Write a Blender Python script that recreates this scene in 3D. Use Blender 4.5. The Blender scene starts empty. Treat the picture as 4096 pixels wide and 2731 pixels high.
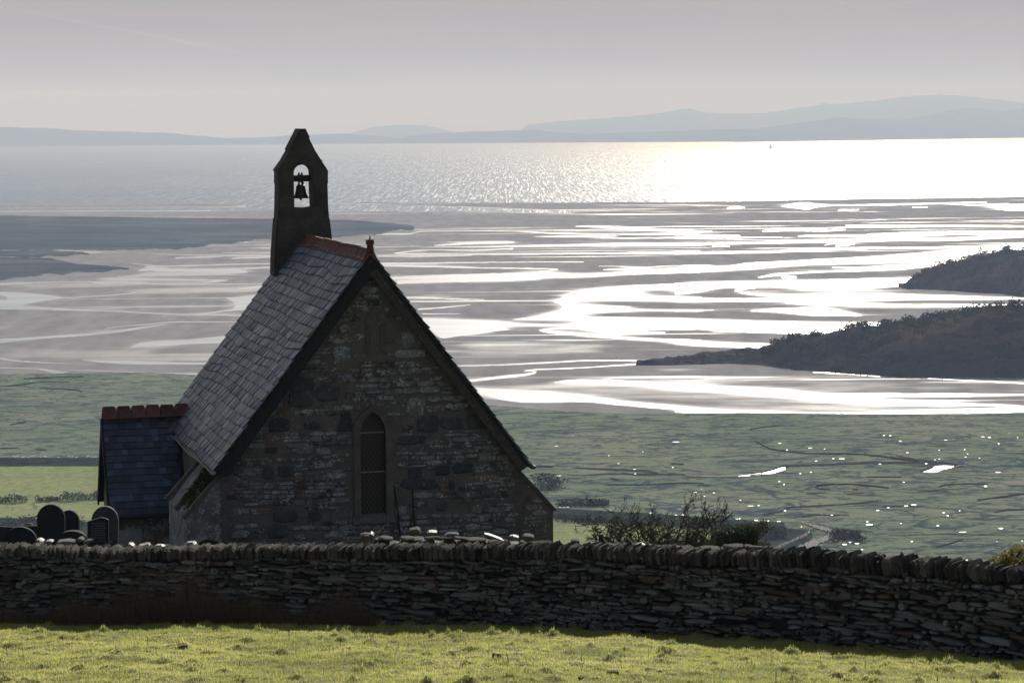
import bpy, bmesh, math, random
import numpy as np
from mathutils import Vector, Matrix

# ------------------------------------------------------------------ camera, world, sun, exposure
C = bpy.context.scene
COL = C.collection
F = 9840.0                       # focal length in photograph pixels (4096 wide)
H = 150.0                        # eye height above the estuary
PITCH = math.atan((1365.5 - 500) / F)
ROLL = math.radians(0.44)
cp, sp, cr, sr = math.cos(PITCH), math.sin(PITCH), math.cos(ROLL), math.sin(ROLL)
FW = Vector((0, cp, -sp))
R0, U0 = Vector((1, 0, 0)), Vector((0, sp, cp))
RT, UP = R0 * cr - U0 * sr, R0 * sr + U0 * cr
CAM = Vector((0, 0, H))
cd = bpy.data.cameras.new('camera')
cd.sensor_width = 36.0
cd.lens = F / 4096 * 36.0
cd.clip_start, cd.clip_end = 0.5, 120000.0
cam = bpy.data.objects.new('camera', cd)
COL.objects.link(cam)
cam.matrix_world = Matrix(((RT.x, UP.x, -FW.x, 0), (RT.y, UP.y, -FW.y, 0), (RT.z, UP.z, -FW.z, H), (0, 0, 0, 1)))
C.camera = cam

SUN_EL, SUN_AZ = math.radians(24), math.radians(8.5)     # azimuth clockwise from +Y
SUN = Vector((math.sin(SUN_AZ) * math.cos(SUN_EL), math.cos(SUN_AZ) * math.cos(SUN_EL), math.sin(SUN_EL)))
ld = bpy.data.lights.new('sun', 'SUN')
ld.energy, ld.angle, ld.color = 5.0, math.radians(0.53), (1.0, 0.95, 0.87)
sun = bpy.data.objects.new('sun', ld)
COL.objects.link(sun)
sun.rotation_euler = (-SUN).to_track_quat('-Z', 'Y').to_euler()
sun.location = (0, 0, 400)

W = bpy.data.worlds.new('World')
C.world = W
W.use_nodes = True
wn, wl = W.node_tree.nodes, W.node_tree.links
wn.clear()
tc = wn.new('ShaderNodeTexCoord'); sx = wn.new('ShaderNodeSeparateXYZ'); cx = wn.new('ShaderNodeCombineXYZ')
mx = wn.new('ShaderNodeMath'); mx.operation = 'MAXIMUM'; mx.inputs[1].default_value = 0.012
sky = wn.new('ShaderNodeTexSky'); sky.sky_type = 'NISHITA'; sky.sun_disc = False
sky.sun_elevation, sky.sun_rotation = SUN_EL, SUN_AZ
sky.altitude, sky.air_density, sky.dust_density, sky.ozone_density = 150, 1.0, 1.0, 1.0
hs = wn.new('ShaderNodeHueSaturation'); hs.inputs['Saturation'].default_value = 0.7
tint = wn.new('ShaderNodeMix'); tint.data_type = 'RGBA'; tint.blend_type = 'MULTIPLY'
tint.inputs[0].default_value = 1.0; tint.inputs[7].default_value = (1.04, 0.98, 0.99, 1)
bg = wn.new('ShaderNodeBackground'); bg.inputs['Strength'].default_value = 0.05
wo = wn.new('ShaderNodeOutputWorld')
wl.new(tc.outputs['Generated'], sx.inputs[0])
wl.new(sx.outputs[0], cx.inputs[0]); wl.new(sx.outputs[1], cx.inputs[1])
wl.new(sx.outputs[2], mx.inputs[0]); wl.new(mx.outputs[0], cx.inputs[2])
wl.new(cx.outputs[0], sky.inputs[0]); wl.new(sky.outputs[0], hs.inputs['Color'])
veil = wn.new('ShaderNodeMix'); veil.data_type = 'RGBA'; veil.inputs[0].default_value = 0.5; veil.inputs[7].default_value = (4.1, 4.5, 5.5, 1)
cap = wn.new('ShaderNodeMix'); cap.data_type = 'RGBA'; cap.blend_type = 'DARKEN'; cap.inputs[0].default_value = 1.0; cap.inputs[7].default_value = (7.0, 5.5, 4.1, 1)
wl.new(hs.outputs[0], cap.inputs[6]); wl.new(cap.outputs[2], veil.inputs[6]); 
cmap = wn.new('ShaderNodeMapping'); cmap.inputs['Scale'].default_value = (5.0, 5.0, 95.0); cmap.inputs['Rotation'].default_value = (0, math.radians(1.2), 0)
cn = wn.new('ShaderNodeTexNoise'); cn.inputs['Scale'].default_value = 1.0; cn.inputs['Detail'].default_value = 5; cn.inputs['Roughness'].default_value = .6
cr2 = wn.new('ShaderNodeValToRGB'); cr2.color_ramp.elements[0].position = .35; cr2.color_ramp.elements[0].color = (.92, .95, 1.0, 1); cr2.color_ramp.elements[1].position = .65; cr2.color_ramp.elements[1].color = (1.08, 1.01, .98, 1)
cmul = wn.new('ShaderNodeMix'); cmul.data_type = 'RGBA'; cmul.blend_type = 'MULTIPLY'; cmul.inputs[0].default_value = 1.0
wl.new(tc.outputs['Generated'], cmap.inputs['Vector']); wl.new(cmap.outputs[0], cn.inputs['Vector']); wl.new(cn.outputs['Fac'], cr2.inputs[0])
wl.new(veil.outputs[2], cmul.inputs[6]); wl.new(cr2.outputs[0], cmul.inputs[7]); wl.new(cmul.outputs[2], tint.inputs[6]); wl.new(tint.outputs[2], bg.inputs['Color']); wl.new(bg.outputs[0], wo.inputs['Surface'])

C.view_settings.view_transform = 'Standard'
C.view_settings.look = 'None'
C.view_settings.gamma = 1.0
C.view_settings.exposure = 0.35
C.render.engine = 'CYCLES'
C.cycles.max_bounces = 6
C.cycles.diffuse_bounces = 2
C.cycles.glossy_bounces = 2
C.cycles.transparent_max_bounces = 12
C.cycles.use_denoising = True
C.cycles.denoising_prefilter = 'ACCURATE'
C.cycles.volume_bounces = 0
C.cycles.caustics_reflective = False
C.cycles.caustics_refractive = False
C.cycles.sample_clamp_indirect = 4.0

HAZE = 9.5e-5
random.seed(7)
rng = np.random.default_rng(11)

# ------------------------------------------------------------------ measuring helpers
def ray(u, v):
    d = FW + RT * ((u - 2048) / F) - UP * ((v - 1365.5) / F)
    return d.normalized()
def ground(u, v, z=0.0):
    d = ray(u, v)
    return CAM + d * ((z - H) / d.z)
def aty(u, v, y):
    d = ray(u, v)
    return CAM + d * (y / d.y)
def lerp(a, b, t): return a + (b - a) * t
def hash2(ix, iy, s=0):
    n = (ix.astype(np.int64) * 374761393 + iy.astype(np.int64) * 668265263 + s * 974634777) & 0x7fffffff
    n = ((n ^ (n >> 13)) * 1274126177) & 0x7fffffff
    return ((n ^ (n >> 16)) & 0xffff) / 65535.0
def vnoise(x, y, s=0):
    x = np.asarray(x, float); y = np.asarray(y, float)
    ix, iy = np.floor(x), np.floor(y)
    fx, fy = x - ix, y - iy
    fx, fy = fx * fx * (3 - 2 * fx), fy * fy * (3 - 2 * fy)
    a, b = hash2(ix, iy, s), hash2(ix + 1, iy, s)
    c, d = hash2(ix, iy + 1, s), hash2(ix + 1, iy + 1, s)
    return (a + (b - a) * fx) * (1 - fy) + (c + (d - c) * fx) * fy
def fbm(x, y, s=0, o=4):
    r, a, t = 0, 1.0, 0
    for k in range(o):
        r = r + a * vnoise(np.asarray(x) * 2 ** k, np.asarray(y) * 2 ** k, s + k); t += a; a *= 0.5
    return r / t

# ------------------------------------------------------------------ object helpers
def link(o, parent=None):
    COL.objects.link(o)
    if parent is not None: o.parent = parent
    return o
def tag(o, label=None, cat=None, group=None, kind=None):
    if label: o['label'] = label
    if cat: o['category'] = cat
    if group: o['group'] = group
    if kind: o['kind'] = kind
    return o
def empty(name, loc, rz=0.0, label=None, cat=None, group=None):
    o = bpy.data.objects.new(name, None)
    o.empty_display_size = 0.3
    o.location = loc; o.rotation_euler = (0, 0, rz)
    link(o)
    return tag(o, label, cat, group)
class MB:
    """collects faces for one mesh"""
    def __init__(s): s.v, s.f, s.r, s.t = [], [], [], []
    def add(s, vs, fs, rnd=None, tail_shade=None):
        b = len(s.v); s.t += tail_shade or [0.0] * len(vs)
        s.v += [tuple(p) for p in vs]
        s.f += [tuple(b + i for i in f) for f in fs]
        s.r += [random.random() if rnd is None else rnd] * len(vs)
    def poly(s, pts, rnd=None): s.add(pts, [tuple(range(len(pts)))], rnd)
    def box(s, c, sz, ax=None, rnd=None):
        hx, hy, hz = sz[0] / 2, sz[1] / 2, sz[2] / 2
        pts = [Vector((x, y, z)) for z in (-hz, hz) for y in (-hy, hy) for x in (-hx, hx)]
        if ax is not None: pts = [ax @ p for p in pts]
        s.add([Vector(c) + p for p in pts], [(0, 2, 3, 1), (4, 5, 7, 6), (0, 1, 5, 4), (2, 6, 7, 3), (0, 4, 6, 2), (1, 3, 7, 5)], rnd)
    def prism(s, pts, off, rnd=None, tail_shade=None):
        n = len(pts); off = Vector(off)
        a = [Vector(p) for p in pts]; b = [p + off for p in a]
        s.add(a + b, [tuple(range(n)), tuple(range(2 * n - 1, n - 1, -1))] + [(i, i + n, (i + 1) % n + n, (i + 1) % n) for i in range(n)], rnd, tail_shade)
    def tube(s, pts, rad, seg=6, rnd=None):
        vs, fs = [], []
        n = len(pts)
        pts = [Vector(p) for p in pts]
        for i, p in enumerate(pts):
            t = (pts[min(i + 1, n - 1)] - pts[max(i - 1, 0)]).normalized()
            a = t.orthogonal().normalized(); b = t.cross(a)
            r = rad[i] if isinstance(rad, (list, tuple)) else rad
            for k in range(seg):
                th = 2 * math.pi * k / seg
                vs.append(p + (a * math.cos(th) + b * math.sin(th)) * r)
        for i in range(n - 1):
            for k in range(seg):
                fs.append((i * seg + k, i * seg + (k + 1) % seg, (i + 1) * seg + (k + 1) % seg, (i + 1) * seg + k))
        fs.append(tuple(range(seg - 1, -1, -1))); fs.append(tuple(range((n - 1) * seg, n * seg)))
        s.add(vs, fs, rnd)
    def lathe(s, c, prof, seg=20, rnd=None):
        vs, fs = [], []
        for r, z in prof:
            for k in range(seg):
                th = 2 * math.pi * k / seg
                vs.append((c[0] + r * math.cos(th), c[1] + r * math.sin(th), c[2] + z))
        for i in range(len(prof) - 1):
            for k in range(seg):
                fs.append((i * seg + k, i * seg + (k + 1) % seg, (i + 1) * seg + (k + 1) % seg, (i + 1) * seg + k))
        fs.append(tuple(range(seg - 1, -1, -1))); fs.append(tuple(range((len(prof) - 1) * seg, len(prof) * seg)))
        s.add(vs, fs, rnd)
    def stone(s, c, eu, ev, en, w, h, proud, back, rnd=None, n=10, rough=0.12, sq=3.0):
        """irregular block: outline in the eu/ev plane, facing en"""
        c = Vector(c)
        ring = []
        for k in range(n):
            th = 2 * math.pi * (k + random.uniform(-.25, .25)) / n
            ct, st = math.cos(th), math.sin(th)
            q = (abs(ct) ** sq + abs(st) ** sq) ** (-1.0 / sq) * (1 + random.uniform(-rough, rough))
            ring.append((ct * q * w / 2, st * q * h / 2))
        tu, tv = random.uniform(-.22, .22), random.uniform(-.22, .22)
        e = min(w, h)
        vs = [c + eu * x + ev * y - en * back for x, y in ring]
        vs += [c + eu * x + ev * y + en * (proud * .35) for x, y in ring]
        k2 = 1 - min(.35, .10 * e / max(w, 1e-4) + .08); k3 = .72
        vs += [c + eu * x * (1 - .12 * e / w) + ev * y * k3 + en * (proud * (1 + tu * x / w * 2 + tv * y / h * 2 + random.uniform(-.15, .15))) for x, y in ring]
        fs = []
        for a in (0, n):
            fs += [(a + k, a + (k + 1) % n, a + n + (k + 1) % n, a + n + k) for k in range(n)]
        fs.append(tuple(range(2 * n, 3 * n)))
        s.add(vs, fs, rnd)
    def build(s, name, m, parent=None, smooth=False, **t):
        me = bpy.data.meshes.new(name)
        me.from_pydata(s.v, [], s.f)
        a = me.attributes.new('rnd', 'FLOAT', 'POINT')
        a.data.foreach_set('value', np.array(s.r, np.float32))
        if any(s.t):
            a = me.attributes.new('tail', 'FLOAT', 'POINT'); a.data.foreach_set('value', np.array(s.t, np.float32))
        if m is not None: me.materials.append(m)
        if smooth: me.shade_smooth()
        me.update()
        o = bpy.data.objects.new(name, me)
        link(o, parent)
        return tag(o, **t)
def npmesh(name, verts, faces, m, parent=None, attrs=None, smooth=False, **t):
    """verts (N,3), faces (M,k) numpy arrays"""
    me = bpy.data.meshes.new(name)
    verts = np.asarray(verts, np.float32); faces = np.asarray(faces, np.int32)
    k = faces.shape[1]
    me.vertices.add(len(verts)); me.vertices.foreach_set('co', verts.ravel())
    me.loops.add(faces.size); me.loops.foreach_set('vertex_index', faces.ravel())
    me.polygons.add(len(faces))
    me.polygons.foreach_set('loop_start', np.arange(0, faces.size, k, dtype=np.int32))
    for an, av in (attrs or {}).items():
        a = me.attributes.new(an, 'FLOAT', 'POINT'); a.data.foreach_set('value', np.asarray(av, np.float32).ravel())
    me.update(calc_edges=True)
    if smooth: me.shade_smooth()
    if m is not None: me.materials.append(m)
    o = bpy.data.objects.new(name, me)
    link(o, parent)
    return tag(o, **t)
def gridfaces(nr, nc):
    i = np.arange(nr - 1)[:, None] * nc + np.arange(nc - 1)[None, :]
    i = i.ravel()
    return np.stack([i, i + 1, i + nc + 1, i + nc], 1)

# ------------------------------------------------------------------ material helpers
class NT:
    def __init__(s, name):
        s.m = bpy.data.materials.new(name); s.m.use_nodes = True
        s.t = s.m.node_tree; s.t.nodes.clear()
        s.out = s.t.nodes.new('ShaderNodeOutputMaterial')
    def put(s, sock, v):
        if isinstance(v, bpy.types.NodeSocket): s.t.links.new(v, sock)
        else:
            try: sock.default_value = v
            except Exception: sock.default_value = (*v, 1.0)
    def n(s, typ, props=None, ins=None):
        nd = s.t.nodes.new('ShaderNode' + typ)
        for k, v in (props or {}).items(): setattr(nd, k, v)
        for k, v in (ins or {}).items(): s.put(nd.inputs[k], v)
        return nd
    def coord(s, scale=(1, 1, 1), kind='Object', rot=(0, 0, 0)):
        c = s.n('TexCoord')
        return s.n('Mapping', ins={'Vector': c.outputs[kind], 'Scale': scale, 'Rotation': rot}).outputs[0]
    def noise(s, vec, scale, detail=5, rough=.6, dist=0.0):
        return s.n('TexNoise', ins={'Vector': vec, 'Scale': scale, 'Detail': detail, 'Roughness': rough, 'Distortion': dist}).outputs['Fac']
    def ramp(s, fac, stops, interp='LINEAR'):
        r = s.n('ValToRGB', ins={'Fac': fac}); r.color_ramp.interpolation = interp
        el = r.color_ramp.elements
        while len(el) < len(stops): el.new(0.5)
        for e, (p, c) in zip(el, stops):
            e.position = p; e.color = (*c, 1) if len(c) == 3 else c
        return r.outputs['Color']
    def mix(s, a, b, fac=.5, mode='MIX'):
        x = s.n('Mix', {'data_type': 'RGBA', 'blend_type': mode})
        s.put(x.inputs[0], fac); s.put(x.inputs[6], a); s.put(x.inputs[7], b)
        return x.outputs[2]
    def math(s, op, a, b=0.0, clamp=False):
        x = s.n('Math', {'operation': op, 'use_clamp': clamp}); s.put(x.inputs[0], a); s.put(x.inputs[1], b)
        return x.outputs[0]
    def step(s, v, lo, hi, a=0.0, b=1.0):
        x = s.n('MapRange', {'interpolation_type': 'SMOOTHSTEP'})
        for k, q in enumerate((v, lo, hi, a, b)): s.put(x.inputs[k], q)
        return x.outputs[0]
    def attr(s, name): return s.n('Attribute', {'attribute_name': name}).outputs['Fac']
    def bump(s, h, strength=.5, dist=.02):
        return s.n('Bump', ins={'Height': h, 'Strength': strength, 'Distance': dist}).outputs[0]
    def bsdf(s, color, rough=.8, normal=None, spec=.3, metal=0.0, **kw):
        b = s.n('BsdfPrincipled', ins={'Base Color': color, 'Roughness': rough, 'Specular IOR Level': spec, 'Metallic': metal})
        if normal is not None: s.put(b.inputs['Normal'], normal)
        for k, v in kw.items(): s.put(b.inputs[k], v)
        return b.outputs[0]
    def done(s, sh): s.t.links.new(sh, s.out.inputs['Surface']); return s.m
def stone_mat(name, stops, scale=3.0, lichen=None, lich_scale=9.0, lich_lo=.56, lich_hi=.64, bump=.4, rough=.85, spread=.5, spec=.25, orange=None, fine=40.0):
    t = NT(name); v = t.coord()
    c = t.ramp(t.noise(v, scale), stops)
    r = t.attr('rnd')
    c = t.mix(c, t.ramp(r, [(0, (1 - spread,) * 3), (1, (1 + spread * .6,) * 3)]), 1.0, 'MULTIPLY')
    if orange:
        r2 = t.math('FRACT', t.math('MULTIPLY', r, 7.31))
        c = t.mix(c, orange, t.step(r2, .78, .95, 0, .75))
    g = t.noise(v, fine, 4)
    c = t.mix(c, t.ramp(g, [(.25, (.62,) * 3), (.75, (1.3,) * 3)]), 1.0, 'MULTIPLY')
    if lichen:
        l = t.math('MULTIPLY', t.step(t.noise(v, lich_scale, 6, .7), lich_lo, lich_hi), t.step(t.noise(v, lich_scale * .16, 3), .40, .62))
        c = t.mix(c, lichen, l)
    n = t.bump(t.math('ADD', g, t.math('MULTIPLY', t.noise(v, scale * 3), 1.2)), bump, .03)
    return t.done(t.bsdf(c, rough, n, spec))
# ------------------------------------------------------------------ materials of the land and sea
def water_mat(name, rough, col, bscale, bstr, aniso=(1, 1, 1)):
    t = NT(name); v = t.coord(aniso)
    b = t.bump(t.noise(v, bscale, 3, .6), bstr, 1.0)
    n = t.noise(t.coord((.004, .025, 1)), 1.0, 5, .6)
    c = t.mix(col, tuple(q * .72 for q in col), t.step(n, .35, .65))
    return t.done(t.bsdf(c, t.math('ADD', rough - .10, t.math('MULTIPLY', n, .2)), b, t.step(n, .3, .7, .21, .12), IOR=1.33))
def sea_mat():
    t = NT('sea_water')
    v = t.coord((.12, .006, 1)); v2 = t.coord((.0006, .0012, 1))
    n1 = t.noise(v, 1.0, 3, .7)
    w = t.noise(v2, 1.0, 4, .6)
    b = t.bump(n1, .55, 1.6)
    rg = t.math('ADD', .14, t.math('MULTIPLY', w, .14))
    a = t.bsdf((.05, .115, .18), rg, b, .10, IOR=1.33)
    sp = t.math('ADD', t.math('MULTIPLY', t.noise(t.coord((.30, .006, 1)), 1.0, 2, .8), .6), t.math('MULTIPLY', t.noise(t.coord((.13, .0022, 1)), 1.0, 2, .8), .4))
    c = t.bsdf((.09, .14, .19), .44, None, .26, IOR=1.33)
    return t.done(t.n('MixShader', ins={0: t.step(sp, .505, .60), 1: a, 2: c}).outputs[0])
M_SEA = sea_mat()
M_WATER = water_mat('shallow_water', .42, (.40, .44, .47), .35, .10, (1, .25, 1))
def sand_mat():
    t = NT('wet_sand'); w = t.attr('wet')
    n = t.math('ADD', t.math('MULTIPLY', t.noise(t.coord((.0035, .011, 1)), 1.0, 6, .62, .8), .6), t.math('MULTIPLY', t.noise(t.coord((.009, .045, 1)), 1.0, 5, .6, .5), .4))
    n2 = t.noise(t.coord((.05, .012, 1)), 1.0, 4, .6)
    w = t.math('POWER', w, 1.5)
    w2 = t.math('ADD', w, t.math('MULTIPLY', t.math('SUBTRACT', n, .49), 1.5), True)
    sk = t.math('MULTIPLY', t.step(t.noise(t.coord((.0024, .034, 1)), 1.0, 5, .6, .4), .565, .61), t.step(t.noise(t.coord((.0009, .0022, 1)), 1.0, 3), .47, .58))
    w2 = t.math('MAXIMUM', w2, t.math('MULTIPLY', sk, .85))
    c = t.mix((.265, .258, .26), (.24, .24, .248), w2)
    c = t.mix(c, t.ramp(n2, [(.3, (.8,) * 3), (.7, (1.2,) * 3)]), 1.0, 'MULTIPLY')
    rg = t.step(w2, 0.0, .9, .75, .42)
    b = t.bump(n2, .25, .4)
    return t.done(t.bsdf(c, rg, b, t.step(w2, 0.12, 1, .0, .13)))
M_SAND = sand_mat()
def turf_mat(name, a, b, dark, s1=.05, s2=.012, rough=.9, amt=.8):
    t = NT(name); v = t.coord()
    c = t.mix(a, b, t.step(t.noise(v, s2, 5, .6), .35, .65))
    n = t.noise(t.coord((.55, 1, 1)), s1, 6, .62, .6)
    c = t.mix(c, dark, t.step(n, .50, .58, 0, amt))
    f = t.noise(v, s1 * 7, 3)
    c = t.mix(c, t.ramp(f, [(.3, (.72,) * 3), (.7, (1.25,) * 3)]), 1.0, 'MULTIPLY')
    return t.done(t.bsdf(c, rough, t.bump(n, .6, 1.5), 0.0))
def marsh_mat():
    t = NT('salt_marsh_turf'); v = t.coord()
    c = t.mix((.152, .20, .135), (.21, .24, .168), t.step(t.noise(v, .012, 5, .6), .35, .65))
    c = t.mix(c, (.22, .19, .15), t.step(t.noise(v, .03, 4), .58, .72, 0, .6))
    dk = (.050, .070, .080)
    rv = t.coord((.5, 1, 1))
    r1 = t.math('ABSOLUTE', t.math('SUBTRACT', t.noise(rv, .022, 4, .55, 1.2), .5))
    r2 = t.math('ABSOLUTE', t.math('SUBTRACT', t.noise(rv, .06, 4, .6, .8), .5))
    c = t.mix(c, dk, t.step(r1, .006, .020, .85, 0))
    c = t.mix(c, dk, t.step(r2, .010, .036, .75, 0))
    c = t.mix(c, dk, t.step(t.noise(t.coord((.6, 1, 1)), .14, 5, .65, .5), .55, .62, 0, .75))
    f = t.noise(v, .6, 3)
    c = t.mix(c, t.ramp(f, [(.3, (.75,) * 3), (.7, (1.22,) * 3)]), 1.0, 'MULTIPLY')
    return t.done(t.bsdf(c, .9, None, 0.0))
M_MARSH = marsh_mat()
M_FIELD = turf_mat('pasture', (.22, .27, .125), (.26, .285, .14), (.15, .19, .10), .05, .02, .9, .35)
M_DUNE = turf_mat('dune_heath', (.055, .068, .078), (.115, .125, .125), (.036, .048, .060), .012, .004)
M_SHADED_MUD = stone_mat('creek_mud', [(.3, (.035, .04, .045)), (.7, (.05, .055, .06))], .2, bump=.1, fine=2, spec=0)  # mud tone darkened to include the shade of the creek banks
M_PALEMUD = stone_mat('pale_mud', [(.3, (.20, .19, .17)), (.7, (.26, .25, .22))], .2, bump=.1, fine=2, spec=0)
M_BANK = turf_mat('embankment_turf', (.035, .05, .045), (.05, .065, .05), (.02, .03, .03), .2, .05)
M_ROAD = stone_mat('stone_track', [(.42, (.16, .16, .17)), (.52, (.42, .41, .40)), (.6, (.75, .74, .72))], 1.6, bump=.3, fine=3, spec=0)
M_HEAD = turf_mat('headland_heath', (.034, .046, .056), (.085, .066, .056), (.018, .024, .032), .06, .015)
M_FAR = turf_mat('far_hill_turf', (.025, .045, .06), (.045, .065, .075), (.018, .03, .045), .004, .001)
def leaf_mat(name, a, b, trans=.35, rough=.6):
    t = NT(name)
    c = t.mix(a, b, t.attr('rnd'))
    sh = t.n('MixShader', ins={0: trans, 1: t.bsdf(c, rough, None, .08), 2: t.n('BsdfTranslucent', ins={'Color': c}).outputs[0]})
    return t.done(sh.outputs[0])
M_SCRUB = leaf_mat('scrub_leaves', (.018, .024, .022), (.05, .05, .036), .2, .95)
M_PINE = leaf_mat('pine_needles', (.03, .048, .03), (.075, .09, .05), .35, .9)
M_BARK = stone_mat('bark', [(.3, (.035, .028, .022)), (.7, (.09, .075, .06))], 8, bump=.6)

# ------------------------------------------------------------------ ground: the estuary floor
Z4, Z5, Z6, Z1 = (0, 900, 2.13818), (1500, 900, 1.80923), (2700, 900, 1.68481), (0, 0, 1)
ZS1, ZS2, ZS3 = (0, 350, 2.13818), (1400, 350, 1.68), (2700, 350, 1.68481)
ZM5, ZM6, ZM8 = (2000, 1700, 1.96), (3000, 1700, 2.146), (0, 1450, 2.09)
def zz(p, Z): return (p[0] / Z[2] + Z[0],) + tuple(q / Z[2] + Z[1] for q in p[1:])
def catmull(P, n=6):
    P = [np.array(p, float) for p in P]
    if len(P) < 3: n = 10
    out = []
    for i in range(len(P) - 1):
        a, b, c, d = P[max(i - 1, 0)], P[i], P[i + 1], P[min(i + 2, len(P) - 1)]
        for k in range(n):
            t = k / n
            m1, m2 = (c - a) * .35, (d - b) * .35
            h1, h2 = 2 * t ** 3 - 3 * t ** 2 + 1, -2 * t ** 3 + 3 * t ** 2
            out.append(h1 * b + h2 * c + (t ** 3 - 2 * t ** 2 + t) * m1 + (t ** 3 - t ** 2) * m2)
    out.append(P[-1])
    return out
def ribbon_poly(pts, Z, jit=.5):
    q = catmull([zz(p, Z) for p in pts], 18); ph = random.random() * 99
    top, bot = [], []
    for i, (x, a, b) in enumerate(q):
        j = jit if 0 < i < len(q) - 1 else 0
        k_ = min(1, (b - a) / 6) * 3.2 * (1 if j else 0)
        na, nb = (float(fbm(x * .035, ph, 5, 3)) - .5) * k_, (float(fbm(x * .035, ph + 50, 6, 3)) - .5) * k_
        top.append((x, a + na + random.uniform(-j, j) * .6)); bot.append((x, max(b, a + .6) + nb + random.uniform(-j, j) * .6))
    return top, bot
def poly_smooth(pts, Z):
    p = [zz(q, Z) for q in pts]
    n = len(p); out = []
    for i in range(n):
        a, b, c, d = (np.array(p[(i + k) % n]) for k in (-1, 0, 1, 2))
        for k in range(5):
            t = k / 5
            m1, m2 = (c - a) * .28, (d - b) * .28
            h1, h2 = 2 * t ** 3 - 3 * t ** 2 + 1, -2 * t ** 3 + 3 * t ** 2
            out.append(tuple(h1 * b + h2 * c + (t ** 3 - 2 * t ** 2 + t) * m1 + (t ** 3 - t ** 2) * m2))
    return out
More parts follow.
